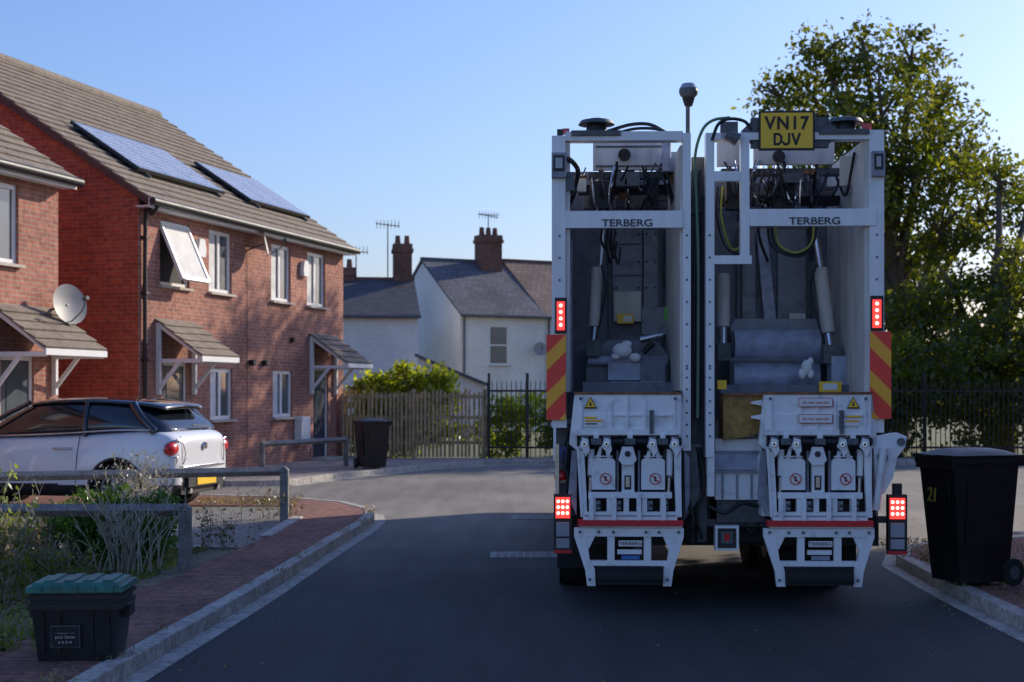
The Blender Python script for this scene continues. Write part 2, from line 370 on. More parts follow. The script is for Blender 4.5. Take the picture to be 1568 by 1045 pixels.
def dish(par,x,y,z,r=.33,dd_=(-.25,-.95,.2),out=.42):
    m=MB(); c=Vector((x,y-out,z)); d=Vector(dd_).normalized(); a=d.orthogonal().normalized(); b=d.cross(a)
    n=20; pts=[c-d*.06]; fs=[]
    for j,(rr,dd) in enumerate([(.5,-.045),(1,0)]):
        for i in range(n):
            t=2*math.pi*i/n; pts.append(c+(a*math.cos(t)+b*math.sin(t))*r*rr+d*dd)
    fs=[(0,1+i,1+(i+1)%n) for i in range(n)]+[(1+i,1+n+i,1+n+(i+1)%n,1+(i+1)%n) for i in range(n)]
    m.faces(pts,fs,dishm,True)
    m.cyl((x,y,z-.1),c-d*.05,.02,.02,dgrey); m.tube([c-Vector((0,0,r*.9)),c-Vector((0,0,r*.5))+d*.3,c+d*.38],.011,dgrey); m.cyl(c+d*.33,c+d*.43,.035,.035,dgrey)
    m.build('satellite_dish',par)
doorblue=M('door_blue',(.03,.045,.07),.4)
TH=math.atan2(.960,.279)
def terrace(name,loc,L,D,ez,rz,ops,doors,canopies,panels,open_win=None,pipes=()):
    e=empty(name,loc,TH); m=MB()
    wallopen(m,L,ez,ops+doors,brick_front)
    m.faces([(0,0,0),(0,0,ez),(0,D/2,rz),(0,D,ez),(0,D,0)],[(0,1,2,3,4)],brick)
    m.faces([(L,0,0),(L,0,ez),(L,D/2,rz),(L,D,ez),(L,D,0)],[(4,3,2,1,0)],brick)
    m.quad((L,D,0),(0,D,0),(0,D,ez),(L,D,ez),brick)
    m.build('walls',e)
    m=MB(); s=(rz-ez)/(D/2); o=.28
    tiles(m,-.10,L+.10,-o,ez-o*s+.10,D/2,rz+.10,tile); tiles(m,-.10,L+.10,D+o,ez-o*s+.10,D/2,rz+.10,tile)
    for k in range(int((L+.2)/.45)):
        m.cyl((-.1+k*.45,D/2,rz+.09),(-.1+k*.45+.44,D/2,rz+.09),.13,.13,tile,10)
    m.build('roof',e)
    m=MB()
    brown=bpy.data.materials.get('verge_brown') or M('verge_brown',(.10,.05,.035),.7,var=.2)
    for x in(-.09,L+.05):
        m.prism([(x,-o,ez-o*s-.03),(x,-o,ez-o*s+.10),(x,D/2,rz+.09),(x,D/2,rz-.06)],(.04,0,0),brown)
    m.box(-.1,-o+.02,ez-.22,L+.1,0,ez-.2,upvc); m.box(-.1,-o,ez-.24,L+.1,-o+.02,ez-.06,upvc)
    m.cyl((-.12,-o-.07,ez-.13),(L+.12,-o-.07,ez-.13),.068,.068,blackpl,10)
    for x in pipes:
        m.tube([(x,-o-.06,ez-.16),(x,-.2,ez-.34),(x,-.07,ez-.48),(x,-.07,.1)],.04,blackpl)
        for z in(1,2.2,3.4,4.4): m.box(x-.055,-.12,z,x+.055,0,z+.05,blackpl)
    m.build('rainwater_goods',e)
    m=MB()
    for i,(a,b,c,d) in enumerate(ops):
        if open_win==i:
            f=.07; m.box(a,.05,c,a+f,.09,d,upvc); m.box(b-f,.05,c,b,.09,d,upvc); m.box(a+f,.05,d-f,b-f,.09,d,upvc); m.box(a+f,.05,c,b-f,.09,c+f,upvc)
            m.box(a+f,.088,c+f,b-f,.1,d-f,roomdark); m.box(a-.05,-.07,c-.05,b+.05,.05,c-.003,stone)
            R=Matrix.Rotation(math.radians(-24),3,'X'); hz=(d-c)/2
            piv=Vector(((a+b)/2,.04,d-.02))
            for (cx,cz,hx,hh,mt,th) in [(0,-hz,(b-a)/2-.06,hz-.06,curtain,.008),(-(b-a)/2+.05,-hz,.035,hz-.02,upvc,.03),((b-a)/2-.05,-hz,.035,hz-.02,upvc,.03),(0,-.04,(b-a)/2-.09,.035,upvc,.03),(0,-2*hz+.04,(b-a)/2-.09,.035,upvc,.03)]:
                m.obox(piv+R@Vector((cx,0,cz)),(hx,th,hh),R,mt)
        else:
            window(m,a,b,c,d,.05)
            m.box(a+.08,.072,c+.08,a+(b-a)*.38,.078,d-.08,curtain)
        nb=int((b-a+.2)/.075)
        for k in range(nb): m.box(a-.1+k*.075,-.006,d+.004,a-.1+k*.075+.066,.004,d+.21,brick_front)
    m.build('windows',e)
    m=MB()
    for (a,b,c,d) in doors:
        m.box(a,.04,c,a+.06,.09,d,upvc);m.box(b-.06,.04,c,b,.09,d,upvc);m.box(a+.06,.04,d-.06,b-.06,.09,d,upvc)
        m.box(a+.06,.06,c,b-.06,.085,d-.06,doorblue)
        m.box(a+.22,.05,1.0,b-.22,.06,d-.2,glass); m.box(b-.18,.03,.95,b-.14,.06,1.15,chrome)
        m.box(a-.1,-.35,.0,b+.1,.04,.14,stone)
    m.build('doors',e)
    for a,b in canopies: canopy(e,a,b)
    for k,(xa,xb,sa,sb) in enumerate(panels):
        m=MB(); Ls=math.hypot(D/2,rz-ez); cy=(D/2)/Ls; cz=(rz-ez)/Ls
        def P(x,s_,h): return Vector((x,s_*cy-h*cz,ez+s_*cz+h*cy))
        m.prism([P(xa,sa,.17),P(xb,sa,.17),P(xb,sb,.17),P(xa,sb,.17)],P(0,0,.06)-P(0,0,0),blackpl)
        nx=max(2,round((xb-xa)/.98))
        for i in range(nx):
            x0=xa+.03+(xb-xa-.06)*i/nx; x1=xa+.03+(xb-xa-.06)*(i+1)/nx-.02
            m.prism([P(x0,sa+.03,.232),P(x1,sa+.03,.232),P(x1,sb-.03,.232),P(x0,sb-.03,.232)],P(0,0,.006)-P(0,0,0),solar)
            for q in range(1,9):
                ss=sa+.03+(sb-sa-.06)*q/9; m.prism([P(x0,ss,.2385),P(x1,ss,.2385),P(x1,ss+.012,.2385),P(x0,ss+.012,.2385)],P(0,0,.001)-P(0,0,0),label)
            for q in range(1,5):
                xx=x0+(x1-x0)*q/5; m.prism([P(xx,sa+.03,.240),P(xx+.012,sa+.03,.240),P(xx+.012,sb-.03,.240),P(xx,sb-.03,.240)],P(0,0,.001)-P(0,0,0),label)
        for x in (xa+.3,xb-.3): m.prism([P(x,sa-.1,.08),P(x+.05,sa-.1,.08),P(x+.05,sb+.1,.08),P(x,sb+.1,.08)],P(0,0,.09)-P(0,0,0),dgrey)
        m.build('solar_panel',e)
    return e
h1=terrace('brick_house',(-6.67,25.4,0),9.3,10.1,5.17,8.5,
  [(.74,1.83,3.62,4.82),(2.6,3.56,3.62,4.85),(5.36,6.34,3.62,4.85),(7.21,8.23,3.62,4.85),(2.65,3.6,1.1,2.12),(5.45,6.44,1.1,2.12)],
  [(.85,1.75,.15,2.2),(7.55,8.4,.15,2.2)],[(.55,2.0),(7.3,8.8)],[(1.0,4.4,.85,2.6),(5.6,8.7,.85,2.5)],open_win=0,pipes=(.12,))
dish(h1,4.35,0,4.72,.28,(.35,-.9,.2),.38)
m=MB()
for x in(2.15,6.95): m.prism([(x-.13,-.01,4.25),(x+.13,-.01,4.25),(x+.16,-.01,4.4),(x+.1,-.01,4.6),(x-.1,-.01,4.6),(x-.16,-.01,4.4)],(0,-.1,0),upvc)
m.box(6.5,-.2,.5,6.95,-.01,1.1,upvc)
m.box(4.3,-.12,2.2,4.42,-.01,2.32,blackpl);m.box(4.9,-.12,2.2,5.02,-.01,2.32,blackpl);m.box(6.3,-.1,2.75,6.4,-.01,2.85,blackpl)
m.tube([(4.1,-.02,4.65),(4.2,-.015,4.3),(4.2,-.015,.5)],.008,blackpl,4)
m.build('alarm_and_meter_boxes',h1,bevel=.01)
d=Vector((.279,.960,0)).normalized()
L0=9.3; far=Vector((-6.67,25.4,0))-d*2.45; o0=far-d*L0
h0=terrace('brick_house',tuple(o0),L0,10.1,5.17,8.5,
  [(L0-2.0,L0-1.05,3.62,4.85),(2,3,3.6,4.85),(5,6,1.1,2.12)],[(L0-1.5,L0-.65,.15,2.2),(1,1.9,.15,2.2)],[(L0-1.75,L0-.1),(.8,2.2)],[])
dish(h0,L0-.30,0,3.05,.33,(-.3,-.95,.2))
shade_house=empty('brick_house',(8.3,0,0),0); m=MB(); LR=17.5  # unseen house, added out of view on the right to shade the foreground
rops=[(2,3,3.4,4.7),(6,7,3.4,4.7),(10,11,3.4,4.7),(14,15,3.4,4.7),(2,3.2,1,2.1),(10,11,1,2.1)]
wallopen(m,LR,5.2,rops,brick_front)
m.v=[(y,x,z) for x,y,z in m.v]
m.quad((0,0,0),(8,0,0),(8,0,5.2),(0,0,5.2),brick);m.quad((0,LR,0),(8,LR,0),(8,LR,5.2),(0,LR,5.2),brick);m.quad((8,0,0),(8,LR,0),(8,LR,5.2),(8,0,5.2),brick)
m.faces([(0,0,5.2),(8,0,5.2),(4,0,8.3)],[(0,1,2)],brick);m.faces([(0,LR,5.2),(8,LR,5.2),(4,LR,8.3)],[(0,1,2)],brick)
m.quad((-.3,-.2,5.0),(-.3,LR+.2,5.0),(4,LR+.2,8.4),(4,-.2,8.4),tile);m.quad((8.3,-.2,5.0),(8.3,LR+.2,5.0),(4,LR+.2,8.4),(4,-.2,8.4),tile)
for (a,b,c,dd) in rops:
    m.box(.09,a,c,.11,b,dd,glass); m.box(.05,(a+b)/2-.04,c,.1,(a+b)/2+.04,dd,upvc)
m.build('walls',shade_house)

# ------------------------------------------------------------ distant white cottages
def chimney(par,name,x,y,z0,z1,wd,dp,pots=2,mat=brick_dark,tip=.0):
    m=MB(); m.box(x-wd/2,y-dp/2,z0,x+wd/2,y+dp/2,z1-.35,mat); m.box(x-wd/2-.06,y-dp/2-.06,z1-.35,x+wd/2+.06,y+dp/2+.06,z1-.2,mat)
    m.box(x-wd/2-.02,y-dp/2-.02,z1-.2,x+wd/2+.02,y+dp/2+.02,z1,mat)
    for i in range(pots):
        xx=x-wd/2+wd*(i+.5)/pots; m.cyl((xx,y,z1),(xx,y,z1+.36),.13,.10,brick_dark,10)
    m.build(name,par)
def aerial(par,x,y,z,hh):
    m=MB(); m.cyl((x,y,z),(x,y,z+hh),.025,.025,dgrey,6); m.cyl((x-.5,y,z+hh),(x+.5,y,z+hh-.1),.02,.02,dgrey,6)
    for i in range(7): m.cyl((x-.45+i*.15,y-.25,z+hh),(x-.45+i*.15,y+.25,z+hh),.012,.012,dgrey,5); m.cyl((x-.45+i*.15,y,z+hh-.2),(x-.45+i*.15,y,z+hh+.15),.012,.012,dgrey,5)
    m.build('tv_aerial',par)
def cottage(name,loc,rot,L,D,ez,rz,wall,roof,ops,gm=None):
    e=empty(name,loc,rot); m=MB(); gm=gm or wall
    wallopen(m,L,ez,ops,wall)
    m.faces([(0,0,0),(0,0,ez),(0,D/2,rz),(0,D,ez),(0,D,0)],[(0,1,2,3,4)],gm)
    m.faces([(L,0,0),(L,0,ez),(L,D/2,rz),(L,D,ez),(L,D,0)],[(4,3,2,1,0)],gm); m.quad((L,D,0),(0,D,0),(0,D,ez),(L,D,ez),wall)
    m.build('walls',e); m=MB()
    s=(rz-ez)/(D/2); o=.2
    m.prism([(-.08,-o,ez-o*s+.03),(-.08,D/2,rz+.03),(-.08,D/2,rz+.15),(-.08,-o,ez-o*s+.13)],(L+.16,0,0),roof)
    m.prism([(-.08,D+o,ez-o*s+.03),(-.08,D/2,rz+.03),(-.08,D/2,rz+.15),(-.08,D+o,ez-o*s+.13)],(L+.16,0,0),roof)
    m.box(-.09,D/2-.1,rz+.1,L+.09,D/2+.1,rz+.22,brick_dark if roof!=slate else dgrey)
    m.build('roof',e); m=MB()
    m.cyl((-.1,-o-.05,ez-o*s+.05),(L+.1,-o-.05,ez-o*s+.05),.06,.06,dgrey,8); m.cyl((.15,-.06,0),(.15,-.06,ez-.1),.05,.05,dgrey,8)
    for (a,b,c,dd) in ops: window(m,a,b,c,dd,.05,False); m.box(a+.05,.04,(c+dd)/2-.03,b-.05,.08,(c+dd)/2+.03,upvc)
    m.build('windows_and_gutter',e); return e
rb=math.radians(27); Y=60
cB=cottage('white_cottage',((705-784)/F*Y,Y,0),rb,4.05,8,4.95,7.45,white_brick,slate,[(1.35,2.3,2.8,4.5)])
dl=Vector((math.cos(rb),math.sin(rb),0))*4.07
oc=Vector(((705-784)/F*Y,Y,0))+dl
cC=cottage('white_cottage',tuple(oc),rb,9,8,4.95,7.55,white_brick,slate_br,[(1.2,2.1,2.8,4.4),(5,6,2.8,4.4)])
chimney(cC,'chimney',-1.0,3.6,6.8,8.75,1.0,.8,3); aerial(cC,-1.0,3.6,8.75,.95)
dish(cB,3.6,0,3.5,.3)
Y=56
cA=cottage('white_cottage',((648-784)/F*Y-7.5,Y-1.5,0),math.radians(8),7.4,6.5,4.62,6.15,white_brick,M('dark_slate',(.07,.07,.08),.7,var=.3),[(3,4,3.0,4.1)])
chimney(cA,'chimney',7.0,3.4,5.3,7.75,.75,.8,2); chimney(cA,'chimney',4.6,3.4,5.6,6.75,.9,.7,2); aerial(cA,6.4,3.4,6,2.6); aerial(cA,5.1,3.4,6,1.5)
m=MB(); x0=(648-784)/F*52
m.prism([(x0-.2,52,2.9),(x0+2.2,52,1.9),(x0+2.2,52,0),(x0-.2,52,0)],(0,3,0),white_brick)
m.prism([(x0-.3,51.8,2.95),(x0+2.4,51.8,1.83),(x0+2.4,51.8,1.95),(x0-.3,51.8,3.07)],(0,3.4,0),slate)
m.build('garden_shed')

# ------------------------------------------------------------ fences
m=MB(); X0=-4.05; X1=-.66; Yf=33.9
x=X0
while x<X1:
    wv=.06; m.box(x,Yf+random.uniform(-.01,.01),.1,x+wv,Yf+.02,1.66+random.uniform(-.05,.05),wood); x+=wv+random.uniform(.02,.06)
for z in(.4,1.0,1.5): m.box(X0,Yf+.035,z,X1,Yf+.08,z+.08,wood)
for x in(X0,X0+1.65,X1-.05): m.box(x,Yf+.085,.05,x+.1,Yf+.18,1.72,wood)
m.build('timber_fence')
m=MB()
x=-.6
while x<18:
    m.box(x,Yf,.1,x+.02,Yf+.02,1.85,blackpl); x+=.115
    m.prism([(x-.115,Yf,1.85),(x-.095,Yf,1.85),(x-.105,Yf,1.95)],(0,.02,0),blackpl)
for z in(.3,1.65): m.box(-.6,Yf+.022,z,18,Yf+.05,z+.05,blackpl)
x=-.55
while x<18:
    m.box(x-.03,Yf+.052,.05,x+.03,Yf+.11,2.1,blackpl); x+=2.6
m.box(.33,Yf-.1,.05,.40,Yf-.03,2.1,blackpl)
m.build('metal_railing_fence')
def knee(name,pts,posts,zr,mat=greywood,r=.055):
    m=MB()
    for a,b in zip(pts[:-1],pts[1:]):
        a=Vector((*a,zr));b=Vector((*b,zr)); dd=(b-a); ang=math.atan2(dd.y,dd.x)
        m.obox((a+b)/2,(dd.length/2+.03,.042,.042),Matrix.Rotation(ang,3,'Z')@Matrix.Rotation(math.radians(45),3,'X'),mat)
    for p in posts:
        m.box(p[0]-.05,p[1]-.05,.05,p[0]+.05,p[1]+.05,zr+.02,mat)
        m.prism([(p[0]-.05,p[1]-.05,zr+.02),(p[0]+.05,p[1]-.05,zr+.02),(p[0],p[1]-.05,zr+.06)],(0,.10,0),mat)
    m.build(name,bevel=.006)
knee('knee_rail_fence',[(-2.85,12.4),(-6.2,12.4)],[(-2.85,12.4),(-4.7,12.4)],.62)
knee('knee_rail_fence',[(-2.76,17.25),(-6.4,15.9)],[(-2.76,17.25)],.69)
knee('knee_rail_fence',[(-4.75,27.0),(-3.45,29.6)],[(-4.75,27.0),(-3.45,29.6)],.66)

# ------------------------------------------------------------ bins
def wheelie(loc,rot,sc=1):
    e=empty('wheelie_bin',loc,rot); m=MB()
    def ring(wx,y0,y1,z): return [(-wx,y0,z),(wx,y0,z),(wx,y1,z),(-wx,y1,z)]
    secs=[ring(.215,-.24,.24,.03),ring(.225,-.25,.25,.12),ring(.265,-.33,.31,.84),ring(.27,-.335,.315,.90)]
    for a,b in zip(secs[:-1],secs[1:]):
        m.faces(a+b,[(i,(i+1)%4,(i+1)%4+4,i+4) for i in range(4)],binblack)
    m.faces(secs[0],[(3,2,1,0)],binblack)
    m.box(-.295,-.37,.90,.295,.35,.945,binblack); m.box(-.29,-.36,.86,.29,-.335,.90,binblack)
    m.prism([(-.17,-.30,.55),(.17,-.30,.55),(.18,-.325,.8),(-.18,-.325,.8)],(0,-.012,0),binblack)
    for sx in(-1,1):
        m.prism([(sx*.247,-.2,.3),(sx*.247,.2,.3),(sx*.268,.2,.8),(sx*.268,-.2,.8)],(sx*.006,0,0),binblack)
    pts=[];nx,ny=8,8
    for j in range(ny+1):
        for i in range(nx+1):
            a=i/nx*2-1;b=j/ny*2-1; z=.955+.055*(1-abs(a)**3)*(1-abs(b)**4)
            pts.append((a*.305,-.01+b*.375,z))
    m.faces(pts,[(j*(nx+1)+i,j*(nx+1)+i+1,(j+1)*(nx+1)+i+1,(j+1)*(nx+1)+i) for j in range(ny) for i in range(nx)],binblack,True)
    m.box(-.305,-.385,.935,.305,-.365,.965,binblack); m.box(-.305,-.365,.946,-.297,.365,.962,binblack); m.box(.297,-.365,.946,.305,.365,.962,binblack)
    m.box(-.08,-.42,.945,.08,-.385,.962,binblack)
    m.cyl((-.2,.40,.93),(.2,.40,.93),.017,.017,binblack); 
    for x in(-.21,.21): m.box(x-.03,.33,.88,x+.03,.42,.95,binblack)
    for x in(-.27,.22):
        m.cyl((x,.27,.10),(x+.05,.27,.10),.10,.10,rubber,20); m.cyl((x-.003,.27,.10),(x+.053,.27,.10),.05,.05,dgrey,12)
    m.cyl((-.27,.27,.1),(.27,.27,.1),.012,.012,dgrey,8)
    m.build('body',e,bevel=.012,seg=2)
    return e
wb=wheelie((3.70,11.5,.1),math.radians(-72)); wb.scale=(.88,.93,1.09)
textobj('bin_number','21',(-.05,-.345,.66),.15,binyellow,wb,rot=(math.radians(86),0,0),ext=.006)
wheelie((-2.85,28.9,.1),math.radians(25))
e=empty('recycling_box',(-2.52,8.35,.1),math.radians(4)); e.scale=(.92,.92,1.0); m=MB()
def tb(z0,z1,a,b,c,dd,mat):
    p=[(-a,-b,z0),(a,-b,z0),(a,b,z0),(-a,b,z0),(-c,-dd,z1),(c,-dd,z1),(c,dd,z1),(-c,dd,z1)]
    m.faces(p,[(3,2,1,0),(4,5,6,7)]+[(i,(i+1)%4,(i+1)%4+4,i+4) for i in range(4)],mat)
tb(0,.30,.235,.17,.27,.20,binblack); tb(.30,.335,.29,.22,.29,.22,binblack); tb(.335,.36,.275,.205,.275,.205,binblack); tb(.36,.385,.295,.225,.295,.225,binblack)
tb(.385,.40,.28,.21,.28,.21,binblack); tb(.40,.435,.30,.23,.298,.228,greenlid); tb(.435,.455,.27,.2,.262,.192,greenlid)
for k in range(5): m.box(-.24+k*.11,-.238,.40,-.2+k*.11,-.222,.44,greenlid)
for k in range(4): m.box(-.2+k*.12,-.17,.455,-.14+k*.12,.17,.466,greenlid)
for x in(-.29,.29): m.box(x-.02,-.09,.24,x+.02,.09,.31,binblack)
for x in(-.2,-.1,.1,.2): m.prism([(x-.01,-.180,.05),(x+.01,-.180,.05),(x+.01,-.202,.28),(x-.01,-.202,.28)],(0,-.008,0),binblack)
m.prism([(-.15,-.187,.08),(.03,-.187,.08),(.03,-.203,.21),(-.15,-.203,.21)],(0,-.012,0),dgrey)
m.prism([(-.145,-.2005,.085),(.025,-.2005,.085),(.025,-.2155,.205),(-.145,-.2155,.205)],(0,-.001,0),blackpl)
m.build('box',e,bevel=.006,seg=2)
textobj('recycle_text','recycle for\nyour home\no o o o',(-.06,-.214,.145),.028,lens,e,rot=(math.radians(83),0,0),ext=.001)

# ------------------------------------------------------------ car
car=empty('parked_car',(-4.06,18.75,.085),math.radians(166))
def loft(secs,mat,close=True):
    V=[];Fc=[];n=None
    for x,h in secs:
        full=[(x,y,z) for y,z in h]+[(x,-y,z) for y,z in h[::-1][1:-1]]
        n=len(full); V+=full
    for i in range(len(secs)-1):
        for k in range(n):
            Fc.append((i*n+k,i*n+(k+1)%n,(i+1)*n+(k+1)%n,(i+1)*n+k))
    Fc.append(tuple(range(n))[::-1]); Fc.append(tuple((len(secs)-1)*n+k for k in range(n)))
    return V,Fc
def bs(x,w,zb,zt,tuck=.05):
    hh=zt-zb
    return (x,[(0,zb),(w*.8,zb),(w*.95,zb+.05),(w*.995,zb+.22*hh),(w,zb+.45*hh),(w*.985,zb+.70*hh),(w-tuck,zb+.93*hh),(w-tuck-.1,zt),(0,zt+.02)])
secs=[bs(.00,.58,.36,.88),bs(.02,.74,.30,.97),(bs(.12,.84,.25,1.06)),bs(.35,.895,.22,1.10),bs(.8,.91,.20,1.07),bs(1.5,.89,.2,1.02),bs(2.3,.89,.2,.99),bs(2.9,.885,.2,.98),bs(3.4,.86,.2,.95),bs(3.8,.80,.22,.87),bs(4.05,.62,.3,.72),bs(4.1,.5,.4,.6)]
V,Fc=loft(secs,None)
me=bpy.data.meshes.new('car_body'); me.from_pydata(V,[],Fc); me.materials.append(carwhite)
bo=bpy.data.objects.new('body_shell',me); scene.collection.objects.link(bo)
for p in me.polygons: p.use_smooth=True
sm=bo.modifiers.new('s','SUBSURF'); sm.levels=3; sm.render_levels=3
cm=MB()
for x in(.78,3.35): cm.cyl((x,-1.2,.33),(x,-.6,.33),.37,.37,blackpl,40); cm.cyl((x,.6,.33),(x,1.2,.33),.37,.37,blackpl,40)
cut=cm.build('cutter'); bmod=bo.modifiers.new('b','BOOLEAN'); bmod.object=cut; bmod.operation='DIFFERENCE'; bmod.solver='EXACT'
dg=bpy.context.evaluated_depsgraph_get(); me2=bpy.data.meshes.new_from_object(bo.evaluated_get(dg))
bo.modifiers.clear(); bo.data=me2; bo.parent=car; bpy.data.objects.remove(cut)
bo.data.materials.clear(); bo.data.materials.append(carwhite); bo.data.materials.append(blackpl)
for p in bo.data.polygons:
    c=p.center; p.use_smooth=True
    p.material_index=1 if (c.z<.38 or (c.x<.14 and c.z<.50 and abs(c.y)<.6)) else 0
for p in bo.data.polygons:
    c=p.center
    for x in(.78,3.35):
        if abs(math.hypot(c.x-x,c.z-.33)-.37)<.012 and abs(p.normal.y)<.5: p.material_index=1
def gs(x,w,zb,zt,wt):
    return (x,[(0,zb),(w,zb),(w*.985,zb+.35*(zt-zb)),((w+wt)/2*.995,zb+.7*(zt-zb)),(wt,zb+.93*(zt-zb)),(wt-.12,zt),(0,zt+.015)])
gsec=[gs(.12,.68,1.0,1.07,.62),gs(.26,.76,1.0,1.20,.60),gs(.50,.81,1.0,1.39,.61),gs(.85,.83,1.0,1.445,.64),gs(1.3,.82,.96,1.475,.66),gs(1.9,.81,.94,1.465,.65),gs(2.2,.80,.93,1.41,.64),gs(2.55,.78,.93,1.22,.64),gs(2.95,.73,.92,1.0,.62)]
V,Fc=loft(gsec,None); me=bpy.data.meshes.new('greenhouse'); me.from_pydata(V,[],Fc); me.materials.append(carglass)
for p in me.polygons: p.use_smooth=True
go=bpy.data.objects.new('glasshouse',me); scene.collection.objects.link(go); go.parent=car; q=go.modifiers.new('s','SUBSURF'); q.levels=2;q.render_levels=2
def rs(x,w,z): return (x,[(0,z-.035),(w*.9,z-.05),(w,z-.06),(w*.99,z-.025),(w*.86,z+.008),(0,z+.028)])
rsec=[rs(.26,.55,1.375),rs(.31,.60,1.40),rs(.55,.65,1.442),rs(.9,.685,1.475),rs(1.4,.70,1.487),rs(1.9,.685,1.472),rs(2.15,.66,1.435),rs(2.2,.60,1.415)]
V,Fc=loft(rsec,None); me=bpy.data.meshes.new('roof'); me.from_pydata(V,[],Fc); me.materials.append(carblack)
for p in me.polygons: p.use_smooth=True
ro=bpy.data.objects.new('roof',me); scene.collection.objects.link(ro); ro.parent=car; q=ro.modifiers.new('s','SUBSURF'); q.levels=2;q.render_levels=2
m=MB()
for sy in(-1,1):
    m.tube([(.28,sy*.80,1.05),(.48,sy*.765,1.23),(.66,sy*.67,1.41)],.055,carblack)
    m.tube([(1.25,sy*.83,1.0),(1.28,sy*.785,1.22),(1.3,sy*.68,1.43)],.03,carblack)
    m.tube([(2.95,sy*.75,.95),(2.55,sy*.735,1.22),(2.15,sy*.66,1.43)],.032,carblack)
    m.tube([(.25,sy*.82,1.078),(.8,sy*.86,1.078),(1.5,sy*.845,1.035),(2.3,sy*.84,1.0),(2.9,sy*.81,.985)],.012,chrome)
    m.tube([(1.32,sy*.845,1.0),(1.34,sy*.893,.7),(1.36,sy*.888,.4)],.005,blackpl,5); m.tube([(2.6,sy*.84,.97),(2.62,sy*.89,.7),(2.6,sy*.885,.4)],.005,blackpl,5)
    m.tube([(1.42,sy*.888,.84),(1.5,sy*.908,.84),(1.62,sy*.908,.84),(1.68,sy*.888,.84)],.013,chrome)
    m.ball((2.55,sy*.98,1.02),.1,carwhite,8,(.8,1,.7)); m.cyl((2.6,sy*.8,.98),(2.58,sy*.95,1.0),.02,.02,blackpl)
    m.ball((.10,sy*.72,.84),.135,redlens,14,(.62,1.1,.74))
    n=20
    m.tube([(.03+.10*max(0,math.cos(t)),sy*(.71+.15*math.cos(t)),.84+.108*math.sin(t)) for t in [2*math.pi*i/n for i in range(n+1)]],.012,chrome,6,1)
    for x in(.78,3.35):
        m.cyl((x,sy*.66,.325),(x,sy*.87,.325),.325,.325,rubber,32); m.cyl((x,sy*.87,.325),(x,sy*.875,.325),.215,.215,dark,28)
        for k in range(5):
            a=2*math.pi*k/5; 
            for da in(-.12,.12): m.cyl((x,sy*.882,.325),(x+.2*math.cos(a+da),sy*.882,.325+.2*math.sin(a+da)),.022,.018,alloy,6)
        m.tube([(x+.205*math.cos(t),sy*.88,.325+.205*math.sin(t)) for t in [2*math.pi*i/24 for i in range(25)]],.016,alloy,6,1)
        m.tube([(x+.385*math.cos(t),sy*.893,.33+.385*math.sin(t)) for t in [math.pi*i/16 for i in range(17)]],.026,blackpl,6,1)
m.box(-.045,-.27,.36,-.015,.27,.48,yellow); m.box(-.035,-.50,.34,.1,.50,.52,blackpl)
m.tube([(.0,-.62,.60),(-.03,-.3,.61),(-.035,0,.61),(-.03,.3,.61),(.0,.62,.60)],.012,chrome,6)
m.box(.02,-.6,.25,.2,.6,.38,blackpl)
m.cyl((-.02,.4,.29),(.2,.4,.29),.035,.035,chrome,12); m.cyl((-.02,-.4,.29),(.2,-.4,.29),.035,.035,chrome,12)
m.cyl((-.005,0,.86),(-.03,0,.86),.05,.045,chrome,16); m.cyl((.12,.1,1.13),(.1,-.35,1.10),.01,.008,blackpl,6)
m.tube([(.03,-.62,1.0),(-.015,-.56,.80),(0,-.58,.64)],.005,blackpl,5);m.tube([(.03,.62,1.0),(-.015,.56,.80),(0,.58,.64)],.005,blackpl,5)
m.box(.3,-.7,.3,3.8,.7,.42,dark)
m.build('trim_and_wheels',car)

# ------------------------------------------------------------ refuse truck
yaw=math.radians(-1.8); piv=Vector((1.55,10.7,0)); T=empty('refuse_truck',tuple(piv-Matrix.Rotation(yaw,3,'Z')@piv),yaw); Y0=10.7
tm=MB()
def R(u0,v0,u1,v1,dy,th,mat,m=None):
    m=m or tm; a=W(u0,v0,Y0+dy); b=W(u1,v1,Y0+dy); m.box(a.x,a.y,b.z,b.x,a.y+th,a.z,mat)
def PP(pts,dy,th,mat,m=None): (m or tm).prism([W(u,v,Y0+dy) for u,v in pts],(0,th,0),mat)
def C(u0,v0,d0,u1,v1,d1,r0,r1,mat,n=14): tm.cyl(W(u0,v0,Y0+d0),W(u1,v1,Y0+d1),r0,r1,mat,n)
def TU(pts,r,mat): tm.tube([W(u,v,Y0+dd) for u,v,dd in pts],r,mat)
R(845,206,866,655,.0,.10,white); R(1330,200,1352,662,0,.10,white)
zt=W(0,236,Y0).z; zb_=W(0,655,Y0).z
tm.box(.305,Y0+.1,zb_,.35,Y0+1.6,zt,white); tm.box(2.755,Y0+.1,zb_,2.80,Y0+1.6,zt,white)
R(866,216,873,600,.03,1.3,cream); R(1322,214,1330,600,.03,1.5,cream)
R(1046,203,1058,690,0,.12,white); R(1050,240,1056,690,.12,1.45,cream)
R(1081,203,1094,700,0,.12,white); R(1084,240,1091,700,.12,1.45,cream)
R(1058,240,1081,830,.25,.06,dgrey)
R(1041,222,1046,598,.05,1.4,cream)
greenhose=M('green_hose',(.12,.22,.13),.5)
TU([(1068,640,.05),(1069,420,.06),(1066,300,.05),(1064,240,.04),(1075,200,.02),(1092,184,.0),(1118,180,.0)],.012,greenhose)
TU([(1064,640,.1),(1063,400,.08),(1072,260,.06)],.012,dark); TU([(1076,700,.1),(1074,500,.1),(1076,300,.1)],.012,dark)
for v in range(320,700,120): R(1059,v,1080,v+5,.12,.05,dgrey)
R(866,200,1046,214,0,.12,white); R(1094,203,1330,214,0,.12,white)
R(866,322,1046,348,-.012,.07,white); R(1148,320,1341,346,-.012,.07,white)
